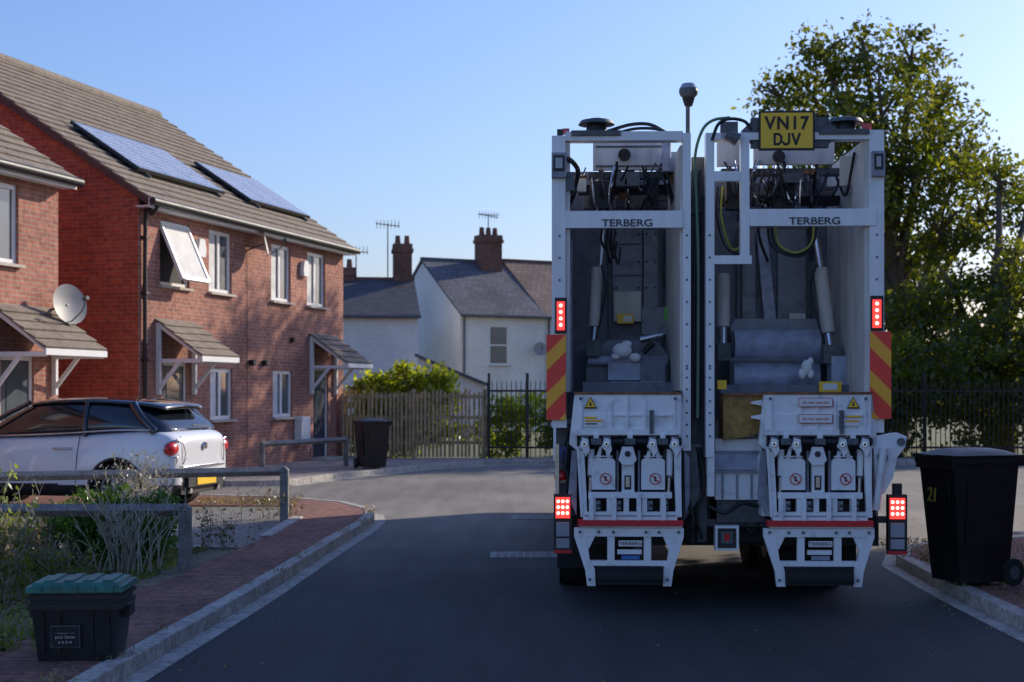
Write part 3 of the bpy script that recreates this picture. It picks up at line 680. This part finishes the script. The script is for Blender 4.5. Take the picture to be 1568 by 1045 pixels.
R(1134,214,1147.5,395,.0,.07,white); R(1094,262,1133.8,277,.0,.06,white); R(1094,391,1151,404,-.004,.07,white)
textobj('lettering','TERBERG',W(961,341,Y0-.016),.075,textdark,T,sx=1.25,bold=.0012); textobj('lettering','TERBERG',W(1247,339,Y0-.016),.075,textdark,T,sx=1.25,bold=.0012)
R(862,262,1343,640,1.5,.1,hgrey)
tm.box(.33,12.32,1.0,2.77,18.0,3.22,white)
tm.box(.33,12.32,3.22,2.77,12.5,3.34,white)
for yy in (13.4,14.6,15.8,17.0): tm.box(.305,yy,1.0,2.795,yy+.1,3.24,white)
tm.prism([(.32,18.2,.6),(.32,20.25,.6),(.32,20.3,1.5),(.32,20.1,2.85),(.32,18.2,2.95)],(2.46,0,0),white)
tm.box(.30,18.9,1.7,2.80,19.8,2.5,glass); tm.box(.6,20.1,1.6,2.5,20.32,2.6,glass)
tm.box(.9,11.3,.75,1.15,20,.98,dark); tm.box(1.95,11.3,.75,2.2,20,.98,dark); tm.box(.4,11.3,.9,2.7,12.3,1.05,dark)
for yy in(12.25,13.6,18.9):
    for (x0,x1) in ((.36,.66),(.68,.96),(2.12,2.40),(2.42,2.74)):
        if yy>18 and (x0 in(.68,2.12)): continue
        tm.cyl((x0,yy,.50),(x1,yy,.50),.49,.49,rubber,40); tm.cyl((x0+.02,yy,.5),(x1-.02,yy,.5),.505,.505,rubber,40)
        tm.cyl((x0-.004,yy,.5),(x1+.004,yy,.5),.27,.27,dgrey,24)
    tm.cyl((.5,yy,.5),(2.6,yy,.5),.12,.12,dark)
tm.box(.34,11.55,.22,.96,11.57,1.0,rubber); tm.box(2.12,11.55,.22,2.76,11.57,1.0,rubber)
tm.box(.9,14.3,.45,2.2,17.8,.95,dark)
# --- left bay interior
R(904,218,1013,259,.75,.06,cream); R(896,262,1030,272,.8,.12,dgrey); R(880,282,1040,296,.9,.10,dark)
R(900,276,930,318,.7,.1,dark); R(985,270,1005,318,.75,.1,dark); R(940,262,976,284,.6,.15,dgrey); R(888,296,1036,318,1.2,.1,dgrey)
R(908,222,1009,225,.742,.01,dgrey); R(908,252,1009,255,.742,.01,dgrey)
C(952,236,.70,952,236.5,.75,.05,.05,dark)
R(1012,232,1038,262,.6,.2,hblue); C(1018,214,.5,1018,262,.5,.035,.035,hblue)
hcols=[dark,dark,dark,dgrey,chrome]
for k in range(34):
    u=875+random.random()*165; v=245+random.random()*30; u2=u+random.uniform(-35,35)
    TU([(u,v,.4+random.random()*.6),((u+u2)/2+random.uniform(-8,8),v+random.uniform(15,45),.5+random.random()*.3),(u2,v+random.uniform(20,75),.7+random.random()*.4)],random.choice([.006,.009,.012]),random.choice(hcols))
for k in range(10):
    u=880+random.random()*155; v=255+random.random()*50; R(u,v,u+random.uniform(5,14),v+random.uniform(5,14),.6+random.random()*.3,.06,random.choice([dgrey,dark,hpan,rust]))
for uu,(va,vb) in ((928,(350,402)),(934,(350,395)),(940,(350,404)),(920,(350,380))): TU([(uu,va,.4),(uu-2,(va+vb)/2,.42),(uu+4,vb,.5),(uu+7,vb-26,.55)],.009,dark)
R(930,350,975,470,1.44,.05,hpan); R(932,446,974,492,1.40,.03,cream); R(978,352,1000,470,1.42,.06,hpan); R(975,470,1016,512,1.38,.08,hpan)
R(1000,352,1006,600,1.40,.05,dgrey); R(924,350,928,520,1.43,.04,dgrey)
for v in(372,420,462): R(931,v,974,v+2,1.43,.02,dgrey)
for u in(936,970,982,996):
    for v in(358,400,440): C(u,v,1.405,u,v+.3,1.43,.010,.010,dark,6)
C(908,410,1.1,904,500,1.0,.045,.045,cream); C(905,500,1.0,902,540,.95,.028,.028,chrome); R(893,520,914,545,.85,.12,dgrey)
C(918,350,1.15,912,420,1.1,.02,.02,chrome); TU([(915,405,1.0),(922,440,.95),(916,480,.95),(908,520,.9)],.008,dark)
tm.box(.40,Y0+.4,1.65,.46,Y0+1.3,2.85,hpan)
PP([(892,545),(925,520),(1000,520),(1018,545),(1018,600),(892,600)],1.0,.3,hgrey); R(926,555,976,582,.9,.12,hblue); R(976,545,1014,596,.88,.1,hgrey); R(930,584,1010,600,.85,.15,hblue)
C(895,552,.95,1016,552,.95,.04,.04,hblue); R(888,585,1040,602,.7,.3,hgrey)
C(975,520,.9,1010,512,.9,.03,.02,chrome); C(980,540,.85,995,525,.85,.025,.025,dark)
for q in ((948,536,.075),(968,547,.045),(955,527,.04),(938,545,.035)): tm.ball(W(q[0],q[1],Y0+.82),q[2],rag,6,(1.1,.6,.8))
R(938,480,963,495,1.3,.02,yellow); R(948,483,960,492,1.295,.004,label)
R(1010,470,1019,490,1.2,.02,M('green_tag',(.15,.5,.1),.5))
# --- right bay interior
R(1094,218,1133,254,.75,.06,cream); R(1150,218,1272,252,.75,.06,cream); R(1100,258,1290,268,.8,.12,dgrey); R(1096,300,1290,314,.95,.10,dark); R(1096,286,1300,300,1.2,.1,dgrey)
R(1180,266,1212,318,.7,.1,dark); R(1228,262,1250,300,.7,.1,dgrey); R(1108,272,1130,320,.7,.12,dark); C(1188,240,.68,1188,240.5,.74,.05,.05,dark); R(1196,266,1225,280,.6,.1,dgrey)
for k in range(40):
    u=1100+random.random()*185; v=245+random.random()*35; u2=u+random.uniform(-35,35)
    TU([(u,v,.4+random.random()*.6),((u+u2)/2,v+random.uniform(15,45),.5+random.random()*.3),(u2,v+random.uniform(20,75),.7+random.random()*.4)],random.choice([.006,.009,.012]),random.choice(hcols))
for k in range(12):
    u=1100+random.random()*180; v=255+random.random()*50; R(u,v,u+random.uniform(5,14),v+random.uniform(5,14),.6+random.random()*.3,.06,random.choice([dgrey,dark,hpan,rust]))
hy=M('yellow_hose',(.45,.45,.05),.5)
for o,mt in ((0,dark),(6,dark),(12,hy)):
    TU([(1172+o,330,.35),(1176+o,370,.35),(1195+o,388-o*.2,.3),(1225,392-o*.6,.3),(1244-o*.3,370,.35),(1248-o*.3,330,.4)],.009,mt)
for o in(0,7): TU([(1098+o,285,.2),(1096+o,330,.2),(1108+o,375,.25),(1128,388-o,.25),(1140,360,.3)],.008,hy if o else dark)
TU([(1168,262,.3),(1158,300,.3),(1160,360,.3),(1172,400,.5)],.012,dark)
PP([(1150,350),(1166,350),(1180,490),(1162,490)],1.40,.06,hblue); R(1182,352,1226,488,1.45,.04,hpan); R(1226,350,1232,488,1.42,.06,dgrey); R(1120,350,1126,488,1.42,.06,dgrey)
R(1128,352,1148,488,1.45,.04,hpan)
R(1118,490,1146,514,1.3,.06,hblue); R(1200,480,1225,488,1.35,.04,cream)
C(1102,420,1.0,1102,500,.95,.05,.05,cream); C(1102,500,.95,1102,545,.9,.03,.03,chrome); R(1094,525,1114,552,.85,.12,dgrey)
C(1250,412,.95,1262,510,.85,.055,.055,cream,18); C(1262,510,.85,1268,552,.8,.032,.032,chrome); R(1256,528,1282,556,.72,.14,dgrey); C(1240,352,1.0,1250,412,.95,.028,.028,chrome)
C(1232,330,1.0,1236,400,1.0,.02,.02,dark); TU([(1244,405,.9),(1236,440,.85),(1246,490,.8),(1258,530,.75)],.008,dark)
C(1116,530,1.12,1246,530,1.12,.14,.14,hblue,28)
C(1116,576,.98,1246,576,.98,.11,.11,hblue,28)
PP([(1112,500),(1118,488),(1240,488),(1248,500),(1248,514),(1112,514)],1.2,.15,hpan)
R(1112,548,1250,600,1.0,.2,hgrey); R(1112,552,1250,556,.86,.02,dgrey)
for u in(1130,1165,1200,1235): C(u,506,1.18,u,506.3,1.2,.011,.011,dark,6)
R(1268,545,1290,600,.7,.2,hblue); R(1100,589,1320,602,.6,.3,hgrey); R(1250,584,1284,600,.55,.02,yellow); R(1256,587,1278,597,.545,.005,label)
for q in ((1230,562,.055),(1223,572,.04),(1236,553,.03),(1236,572,.035)): tm.ball(W(q[0],q[1],Y0+.74),q[2],rag,6,(.8,.5,1.1))
TU([(1275,270,.6),(1290,300,.5),(1300,260,.4),(1305,235,.3)],.012,dark); R(1283,240,1310,285,.5,.05,cream)
for v in (300,380,470,560): C(1331,v,.6,1318,v,.6,.012,.012,dgrey,6); C(1331,v,1.0,1318,v,1.0,.012,.012,dgrey,6)
R(1098,582,1112,596,.1,.01,yellow)
PP([(1107,605),(1166,605),(1166,660),(1150,668),(1107,674)],.12,.3,mustard)
R(1107,602,1168,606,.1,.3,rust)
for v in(612,634): 
    PP([(1166,v),(1150,v+3),(1150,v+6),(1166,v+9)],.02,.03,white)
# --- lower middle section
R(1094,672,1165,765,.20,.35,white2); R(1086,690,1160,694,.17,.03,hpan); R(1086,720,1160,724,.17,.03,hpan); R(1086,693.8,1160,719,.18,.02,hblue); R(1094,770,1160,800,.35,.3,dark)
for u in(1104,1126,1148): R(u,726,u+3,764,.185,.02,hpan)
R(1096,765,1170,800,.25,.1,dgrey); R(1083,700,1094,760,.02,.15,white2); PP([(1160,700),(1168,690),(1180,790),(1165,790)],.1,.3,white2)
R(1095,805,1131,843,.05,.10,white); R(1099,809,1127,839,.042,.01,blackpl); R(1104,814,1122,832,.038,.006,dgrey); R(1109,817,1117,828,.034,.006,redlens)
R(1050,640,1085,800,.35,.3,dark); C(1058,700,.2,1058,830,.2,.045,.045,dark)
TU([(1085,775,.1),(1110,785,.05),(1135,770,.05),(1160,775,.1)],.016,dark)
TU([(1052,760,.1),(1062,800,.05),(1052,830,.1)],.014,dark); TU([(1070,690,.15),(1078,740,.1),(1066,790,.1),(1074,825,.15)],.012,dark); TU([(1140,800,.2),(1150,815,.15),(1160,800,.2)],.012,dark)
R(850,650,880,790,.25,.5,dgrey); R(850,640,868,655,.01,.2,white)
PP([(1046,660),(1066,690),(1072,760),(1046,800)],.12,.25,dgrey)
R(880,668,1046,800,.45,.05,dark); R(1168,668,1340,800,.45,.05,dark); R(880,800,1340,835,.6,.4,dark); R(1050,800,1180,830,.45,.1,dark)
R(1046,795,1180,806,.3,.1,dgrey)
tm.ball(W(858,730,Y0+.1),.05,redlens,8); C(860,735,.1,860,760,.1,.04,.03,M('beige_cap',(.4,.33,.22),.5)); R(853,684,866,706,.05,.05,M('blue_box',(.03,.07,.25),.4)); R(850,680,856,760,.03,.1,chrome)
TU([(870,660,.1),(862,700,.05),(872,740,.05),(866,760,.1)],.012,dark)
for q in range(9): TU([(868+random.random()*10,650,.3),(866+random.random()*14,710,.2),(868+random.random()*10,780,.3)],.008,dark)
# --- bin lifter
def tri(u,v,s,dy):
    PP([(u,v-s-2),(u-s-2,v+s*.8+2),(u+s+2,v+s*.8+2)],dy,.003,textblack); PP([(u,v-s),(u-s,v+s*.8),(u+s,v+s*.8)],dy-.003,.002,yellow); PP([(u,v-s*.4),(u-s*.25,v+s*.5),(u+s*.25,v+s*.5)],dy-.005,.0015,textblack)
def lifter(o,right=False):
    A=lambda *a:R(a[0]+o,a[1],a[2]+o,*a[3:])
    Pp=lambda pts,*a:PP([(u+o,v) for u,v in pts],*a)
    A(880,600,1044,604,-.08,.12,rust); A(881,604,1043,657,-.07,.05,white2); A(881,657,1043,666,-.09,.06,white2)
    A(886,634,930,657,-.078,.01,white2); A(934,612,938,657,-.085,.02,white2); A(986,612,990,657,-.085,.02,white2)
    for u in(890,1032,960): A(u,606,u+3,664,-.088,.02,white2)
    A(940,634,984,637,-.085,.02,white2); A(992,634,1030,637,-.085,.02,white2)
    A(996,628,1002,664,-.11,.04,dgrey)
    Pp([(880,604),(872,680),(884,690),(884,604)],-.03,.06,white2); Pp([(1044,604),(1052,680),(1040,690),(1040,604)],-.03,.06,white2)
    C(884+o,676,-.05,1044+o,676,-.05,.03,.03,dark)
    for u in(896,930,1000,1034):
        A(u-6,668,u+6,690,-.10,.08,dgrey); Pp([(u-8,684),(u-3,670),(u+6,673),(u+8,690),(u+2,700),(u-2,690)],-.13,.03,white2)
        C(u+o,680,-.15,u+o,680.5,-.02,.018,.018,chrome); C(u+o,680,-.155,u+o,680.5,-.15,.010,.010,dark,6)
    for u in(914,966,1016): A(u-8,671,u+8,681,-.12,.05,dgrey); A(u-4,665,u+4,672,-.11,.04,white2)
    Pp([(884,684),(895,684),(899,760),(900,792),(891,792),(888,740)],-.09,.04,white2); Pp([(884,684),(887,684),(891,740),(893,792),(890,792),(887,740)],-.105,.015,white2)
    Pp([(1033,684),(1044,684),(1044,740),(1045,792),(1036,792),(1034,740)],-.09,.04,white2); Pp([(1041,684),(1044,684),(1044,740),(1045,792),(1042,792),(1041,740)],-.105,.015,white2)
    Pp([(876,690),(884,690),(883,790),(870,760)],0,.04,hpan); Pp([(1048,690),(1056,700),(1056,770),(1050,790)],0,.04,hpan)
    for u in(906,1026): C(u+o,688,-.04,u+o-2,764,-.04,.014,.014,chrome); C(u+o,688,-.04,u+o-1,728,-.04,.024,.024,white2); C(u+o,728,-.04,u+o-1,731,-.04,.027,.027,dgrey)
    for u in(925,1001):
        Pp([(u-18,706),(u-14,702),(u+14,702),(u+18,706),(u+18,750),(u-18,750)],-.085,.04,white2); A(u-14,698,u+14,700,-.087,.03,white2)
        Pp([(u-12,702),(u-6,684),(u-2,684),(u-5,702)],-.07,.03,white2); Pp([(u+12,702),(u+6,684),(u+2,684),(u+5,702)],-.07,.03,white2)
        c=W(u+o+3,733,Y0-.09); tm.cyl(c,c+Vector((0,-.003,0)),.046,.046,label,24)
        tm.tube([c+Vector((.040*math.cos(t),-.006,.040*math.sin(t))) for t in [2*math.pi*i/20 for i in range(21)]],.004,red,5,1)
        tm.cyl(c+Vector((-.028,-.008,.028)),c+Vector((.028,-.008,-.028)),.004,.004,red,5)
        tm.cyl(c+Vector((0,-.005,.018)),c+Vector((0,-.005,-.018)),.007,.007,textblack,5)
    A(953,690,972,756,-.07,.06,white2); Pp([(948,704),(954,684),(970,684),(976,704),(970,712),(954,712)],-.10,.04,white2); C(962+o,695,-.11,962+o,695.5,-.06,.022,.022,dark); A(957,728,967,750,-.078,.010,dark); A(959,730,965,746,-.084,.006,chrome)
    for u in(946,979): C(u+o,690,-.02,u+o,756,-.02,.010,.010,hpan)
    for q in range(12):
        uu=895+random.random()*140; TU([(uu+o,668,.1),(uu+o+random.uniform(-15,15),700,-.02),(uu+o+random.uniform(-20,20),756,.1)],random.choice([.006,.009]),random.choice([dark,dark,dgrey]))
    A(902,754,1030,763,-.11,.06,white2); A(894,784,1038,797,-.10,.07,white2); A(896,789,1036,791,-.105,.01,hpan)
    for u in(905,930,956,984,1012): A(u,763,u+8,784,-.10,.05,white2)
    for u in(903,938,976,1014): Pp([(u,797),(u,764),(u+4,757),(u+7,764),(u+7,797)],-.125,.02,white2)
    for u in(918,950,998,1022): C(u+o,774,-.12,u+o,774.5,-.09,.012,.012,dark); A(u-5,767,u+2,781,-.07,.03,hpan)
    A(886,797,1047,806,-.13,.08,red); A(888,806,1046,809,-.11,.05,chrome)
    A(880,809,1048,822,-.10,.06,white2)
    Pp([(880,822),(899,822),(904,858),(912,872),(913,898),(900,898),(897,874)],-.10,.05,white2)
    Pp([(1048,822),(1028,822),(1023,858),(1017,872),(1016,898),(1029,898),(1032,874)],-.10,.05,white2)
    Pp([(899,822),(912,822),(902,842)],-.095,.04,white2); Pp([(1028,822),(1016,822),(1025,842)],-.095,.04,white2)
    for u in(931,987): A(u,822,u+11,859,-.09,.04,white2)
    A(904,859,1022,867,-.09,.05,white2); A(946,842,983,849,-.06,.03,white2); A(948,828,984,837,-.075,.01,label); A(952,851,980,857,-.06,.02,M('blue_label',(.05,.15,.4),.4) if not right else hpan)
    A(915,868,1015,896,-.14,.16,rubber); C(915+o,884,-.10,1015+o,884,-.10,.055,.055,rubber,20)
    textobj('label_text','TERBERG',W(966+o,832.5,Y0-.08),.032,textdark,T,sx=1.3,ext=.001)
    for u,v in ((889,815),(1040,815),(918,815),(1010,815),(940,815),(990,815),(904,888),(1023,888),(890,610),(1035,610)): C(u+o,v,-.115,u+o,v+.4,-.09,.012,.012,dgrey,8)
lifter(0); lifter(290,True)
tri(905,617,8,-.092); R(896,638,914,642,-.093,.003,yellow); R(895,641,925,654,-.093,.004,label)
R(897,643,923,646,-.095,.002,orange); R(897,648,915,650,-.095,.002,textdark)
tri(1306,617,8,-.092); R(1297,636,1318,639,-.093,.003,yellow)
R(1292,641,1316,652,-.093,.004,label); R(1294,643,1314,646,-.096,.002,orange)
redtx=M('label_red_text',(.5,.03,.03),.5)
for v in(616,641): 
    R(1223,v-7,1275,v+7,-.095,.003,redtx); R(1224,v-6,1274,v+6,-.097,.003,label); textobj('label_text','do not operate',W(1249,v,Y0-.0985),.032,redtx,T,ext=.0005)
PP([(1335,668),(1372,662),(1387,668),(1384,684),(1372,700),(1366,730),(1352,756),(1340,756)],-.03,.08,white2)
C(1378,676,-.05,1378,676.5,-.02,.03,.03,dgrey); C(1352,685,-.07,1340,780,-.03,.03,.03,white2); C(1350,700,-.06,1350,700.5,-.02,.04,.04,dgrey)
def lamp(u0,u1):
    R(u0,757,u1,843,.0,.07,blackpl); R(u0+3,762,u1-3,794,-.012,.012,redlit)
    for i in range(3):
        for j in range(3): 
            u=u0+7+i*(u1-u0-14)/2; v=768+j*9; C(u,v,-.02,u,v+.2,-.012,.013,.013,redhot,8)
    R(u0+4,800,u1-4,822,-.012,.012,lens); R(u0+4,825,u1-4,840,-.012,.012,lens)
    R(u0,843,u1,848,.0,.05,red)
    R(u0+8,740,u1-8,757,.02,.05,dark)
lamp(848,876); lamp(1358,1387); R(1340,790,1360,800,.03,.05,dark)
for u0,u1,v0,v1 in ((853,865,461,505),(1335,1348,459,502)):
    R(u0-3,v0-6,u1+3,v1+5,-.02,.03,blackpl); R(u0,v0,u1,v1,-.032,.012,redlit)
    for i in range(4): C((u0+u1)/2,v0+6+i*10,-.038,(u0+u1)/2,v0+6.2+i*10,-.03,.014,.014,redhot,8)
for u0,u1 in ((845,868),(1335,1354)):
    R(u0,232,u1,270,-.05,.05,hpan); R(u0+3,236,u1-3,260,-.058,.01,blackpl); R(u0+6,240,u1-6,256,-.064,.008,lens)
def chev(u0,u1,v0,v1,flip):
    R(u0,v0,u1,v1,-.03,.02,chevred)
    wd=u1-u0; k=0; v=v0-wd
    while v<v1+wd:
        if k%2:
            if not flip: q=[(u0,v+wd),(u1,v),(u1,v+26),(u0,v+26+wd)]
            else: q=[(u0,v),(u1,v+wd),(u1,v+26+wd),(u0,v+26)]
            def clip(poly,lim,ge):
                out=[]
                for i in range(len(poly)):
                    a=poly[i];b=poly[(i+1)%len(poly)]; ia=(a[1]>=lim) if ge else (a[1]<=lim); ib=(b[1]>=lim) if ge else (b[1]<=lim)
                    if ia: out.append(a)
                    if ia!=ib:
                        t=(lim-a[1])/(b[1]-a[1]); out.append((a[0]+t*(b[0]-a[0]),lim))
                return out
            q=clip(q,v0,True); q=clip(q,v1,False) if q else q
            if len(q)>2: PP(q,-.033,.002,orange)
        v+=30; k+=1
chev(837,867,512,643,False); chev(1331,1363,508,641,True)
R(1150,180,1268,226,.02,.06,dgrey); PP([(1135,200),(1152,184),(1152,222)],.02,.05,dgrey); PP([(1266,184),(1282,200),(1282,212),(1266,222)],.02,.05,dgrey); R(1162,170,1247,230,-.02,.03,blackpl); R(1165,173,1244,227,-.026,.006,yellow)
textobj('plate_text','VN17',W(1204.5,189.5,Y0-.029),.135,textblack,T,sx=.92,bold=.0035,spacing=1.15)
def stroke(pts): 
    for a,b in zip(pts[:-1],pts[1:]):
        a=Vector(W(a[0],a[1],Y0-.029)); b=Vector(W(b[0],b[1],Y0-.029)); dd=(b-a).normalized(); nn=Vector((-dd.z,0,dd.x))*.0085; ex=dd*.006
        tm.prism([a-ex+nn,b+ex+nn,b+ex-nn,a-ex-nn],(0,.0022,0),textblack)
stroke([(1186,205.5),(1186,221),(1192,221),(1196,217),(1196,209),(1192,205.5),(1186,205.5)])
stroke([(1208,205),(1208,218),(1205,221),(1201,221),(1199,218)])
stroke([(1213,205),(1218.5,221),(1224,205)])
for u in(913,1292):
    C(u,208,.1,u,190,.1,.085,.075,blackpl,20); C(u,190,.1,u,184,.1,.14,.12,dgrey,20); R(u-38,198,u+38,206,-.02,.2,dgrey); C(u,184,.1,u,181,.1,.1,.06,dgrey,20)
R(861,195,872,203,.02,.06,redlens); R(1318,190,1333,199,.02,.06,redlens)
R(853,196,862,206,.02,.06,blackpl)
TU([(930,200,.1),(965,190,.1),(995,190,.1),(1020,203,.1)],.014,dark); TU([(940,204,.05),(975,196,.05),(1010,198,.05),(1030,210,.1)],.012,dark)
TU([(1090,215,.0),(1100,190,.0),(1118,182,.0),(1140,186,.02),(1150,200,.03)],.013,dark); C(1112,205,-.02,1130,215,-.02,.04,.05,dgrey,12); R(1104,186,1130,212,.0,.06,dgrey)
TU([(1265,195,.05),(1280,186,.05),(1300,196,.05)],.012,dark)
C(1051,205,.4,1051,150,.4,.017,.017,dgrey); tm.ball(W(1052,140,Y0+.4),.075,dgrey,10,(1,1,.8)); C(1052,136,.4,1052,128,.4,.075,.05,lens,16); C(1052,162,.4,1052,150,.4,.03,.05,blackpl)
TU([(868,240,.02),(880,250,.02),(885,262,.05),(880,285,.1)],.02,dark)
R(868,262,880,290,.0,.06,dgrey); R(882,272,896,292,.3,.06,cream)
for v in range(360,590,34):
    for u in(857,1052,1087,1341): C(u,v,-.006,u,v+.3,.01,.009,.009,dgrey,6)
for v in range(560,680,18):
    for u in(1052,1087): C(u,v,-.006,u,v+.3,.01,.009,.009,dgrey,6)
tm.build('tailgate_and_body',T,bevel=.004,seg=1)

# ------------------------------------------------------------ vegetation
def tree(name,base,blobs,leafn,per,sig,size,mat,branches=True,shell=.5):
    e=empty(name,(0,0,0)); m=MB(); b=Vector(base); top=Vector((b.x,b.y,max(c[2] for c,r in blobs)*.72))
    m.tube([b,b+Vector((.15,.1,top.z*.35)),b+Vector((-.1,0,top.z*.7)),top],lambda t:.38*(1-t)+.08,bark,10,4)
    for c,r in blobs:
        c=Vector(c); s=b.lerp(Vector((top.x,top.y,top.z)),min(.9,max(.25,(c.z-b.z)*.55/(top.z))))
        m.tube([s,s.lerp(c,.5)+Vector((0,0,-.3)),c,c+(c-s).normalized()*r*.6],lambda t:.13*(1-t)+.02,bark,7,4)
        for k in range(5):
            dd=Vector((random.gauss(0,1),random.gauss(0,1),random.gauss(.2,1))).normalized(); m.tube([c,c+dd*r*.5+Vector((0,0,.1)),c+dd*r*.95],lambda t:.05*(1-t)+.01,bark,5,3)
    m.build('trunk_and_limbs',e)
    leaves('foliage',blobpts(blobs,leafn,per,sig,shell),size,mat,e); return e
def pb(lst,Y): return [(tuple(W(u,v,Y+random.uniform(-1.5,1.5)+dy)),r/F*Y) for (u,v,r,dy) in lst]
YT=43
t1=pb([(1195,150,46,0),(1262,85,46,0),(1325,88,50,0),(1395,98,52,0),(1260,175,75,1),(1350,180,80,-1),(1430,180,62,0),(1475,250,64,0),(1400,270,85,0),(1310,290,85,0),(1500,330,54,0),(1440,360,62,-1),(1350,390,80,0),(1230,290,66,0),(1400,440,70,1)],YT)
tree('broadleaf_tree',(W(1370,600,YT).x,YT,0),t1,24,36,.24,.19,leafT,shell=.35)
t2=pb([(1535,430,52,0),(1575,395,50,0),(1465,455,64,0),(1390,480,70,0),(1600,450,66,0),(1540,510,75,0),(1450,540,75,0),(1370,560,70,0),(1610,540,80,0),(1500,580,65,0),(1660,470,60,0),(1700,540,70,0),(1530,280,44,4),(1575,310,48,4)],38)
tree('broadleaf_tree',(W(1530,600,38).x,38,0),t2,29,38,.21,.17,leafT,shell=.35)
tree('broadleaf_tree',(12.5,21.5,0),[((12.5+random.uniform(-1.3,1.4),20+random.uniform(-1.6,1.6),random.uniform(3.5,6.8)),random.uniform(1.1,1.5)) for i in range(9)],16,28,.26,.26,leafT)  # unseen tree, added beyond the right edge to cast shade on the near road
bl=[((random.uniform(7.5,17),random.uniform(35,36.5),random.uniform(.5,2.6)),random.uniform(.8,1.3)) for i in range(28)]
leaves('hedge',blobpts(bl,30,30,.16,.3),.15,leafT)
bl=[((random.uniform(-.6,6),random.uniform(34.6,35.6),random.uniform(.3,1.25)),random.uniform(.4,.65)) for i in range(34)]
leaves('shrub_mass',blobpts(bl,110,22,.09,.4),.12,leafB)
bl=[((random.uniform(-3.8,-1.7),random.uniform(35.2,36.5),random.uniform(.5,1.95)),random.uniform(.4,.6)) for i in range(26)]
leaves('shrub',blobpts(bl,70,24,.11,.3),.16,leafB,up=(1,.6))
bl=[((random.uniform(-60,60),random.uniform(95,110),random.uniform(1,3)),random.uniform(2,4)) for i in range(50)]
leaves('distant_trees',blobpts(bl,4,50,.6,.4),.7,leafT)
bl=[((-3.62+random.uniform(-.45,.45),13.0+random.uniform(-.2,.2),.38+random.uniform(-.1,.18)),random.uniform(.2,.32)) for i in range(16)]
leaves('conifer_shrub',blobpts(bl,450,28,.035,.3),.055,leafC,asp=.35,up=(1,1.2))
def stems(name,cx,cy,rad,n,h,mat,leafm=None,tip=0,r=.006,lean=.45,lsize=.05):
    e=empty(name); m=MB(); L=[]
    for i in range(n):
        x=cx+random.gauss(0,rad*.4);y=cy+random.gauss(0,rad*.4); hh=h*random.uniform(.55,1.1); a=random.uniform(0,6.28); l=hh*random.uniform(.1,lean)
        p=[Vector((x,y,.08)),Vector((x+math.cos(a)*l*.3,y+math.sin(a)*l*.3,.08+hh*.5)),Vector((x+math.cos(a)*l,y+math.sin(a)*l,.08+hh))]
        m.tube(p,lambda t:r*(1.2-t),mat,4,3)
        for q in range(3):
            s=p[1].lerp(p[2],random.random()); m.tube([s,s+Vector((random.gauss(0,.05),random.gauss(0,.05),random.uniform(.05,.14)))],r*.6,mat,4)
        if leafm:
            for q in range(tip): 
                s=(p[0].lerp(p[1],random.uniform(.4,1)) if random.random()<.35 else p[1].lerp(p[2],random.random())); L.append(s+Vector((random.gauss(0,.03),random.gauss(0,.03),random.gauss(0,.03))))
    m.build('stems',e)
    if leafm: leaves('foliage',[tuple(q) for q in L],lsize,leafm,e,asp=.5)
stems('bare_shrub',-3.3,12.15,.28,50,.66,straw,None,lean=.8,r=.008)
stems('feathery_grass',-3.75,14.3,.35,60,.95,straw,straw,16,.004,.25)
stems('dry_shrub',-4.5,12.8,.6,90,.42,straw,leafDry,24,.004)
stems('garden_shrub',-4.9,13.4,.6,80,.5,straw,leafG,24,.004)
stems('garden_shrub',-4.0,10.4,.4,80,.95,straw,leafG,28,.005)
stems('garden_shrub',-3.75,11.3,.4,44,.34,straw,leafG,22,.004)
stems('flowering_weed',-2.95,14.0,.35,26,.4,straw,leafDry,6,.003)
stems('flowering_weed',-2.95,17.4,.45,30,.4,straw,leafDry,8,.003)
stems('garden_shrub',-3.0,8.6,.2,14,.2,straw,leafG,12,.003)
stems('garden_shrub',4.25,10.6,.25,46,.55,straw,leafB,22,.005)
P=[]
for Q,sd in ((QL,1),(QR,-1)):
    for q in Q:
        for k in range(2):
            if 6<q.y<22 and random.random()<.55:
                c=q+Vector((random.uniform(.0,.2)*-sd,random.uniform(-.4,.4),.1))
                for i in range(36): P.append((c.x+random.gauss(0,.04),c.y+random.gauss(0,.11),.11+abs(random.gauss(0,.022))))
leaves('weeds',P,.045,leafDry,asp=.2,up=(1,1.2))
P=[(-3.0-abs(random.gauss(0,.9)),random.uniform(7,14),.1+abs(random.gauss(0,.02))) for i in range(9000)]
leaves('ground_litter',P,.045,leafG,asp=.35,up=(1,.3))
P=[(random.uniform(-4.4,-3.0),random.uniform(19.5,20.3),.11+abs(random.gauss(0,.03))) for i in range(900)]
leaves('grass_verge',P,.07,leafDry,asp=.15,up=(.7,1.2))
P=[(3.7+abs(random.gauss(0,.8)),random.uniform(7,15),.105+abs(random.gauss(0,.01))) for i in range(2500)]
leaves('fallen_leaves',P,.04,leafDry,asp=.5,up=(1,.1))
P=[(random.choice([-2.05+abs(random.gauss(0,.25)),3.4-abs(random.gauss(0,.25)),random.uniform(-2,3.4)]),random.uniform(6.5,14),.012) for i in range(260)]
leaves('road_debris',P,.022,leafDry,asp=.6,up=(1,0))
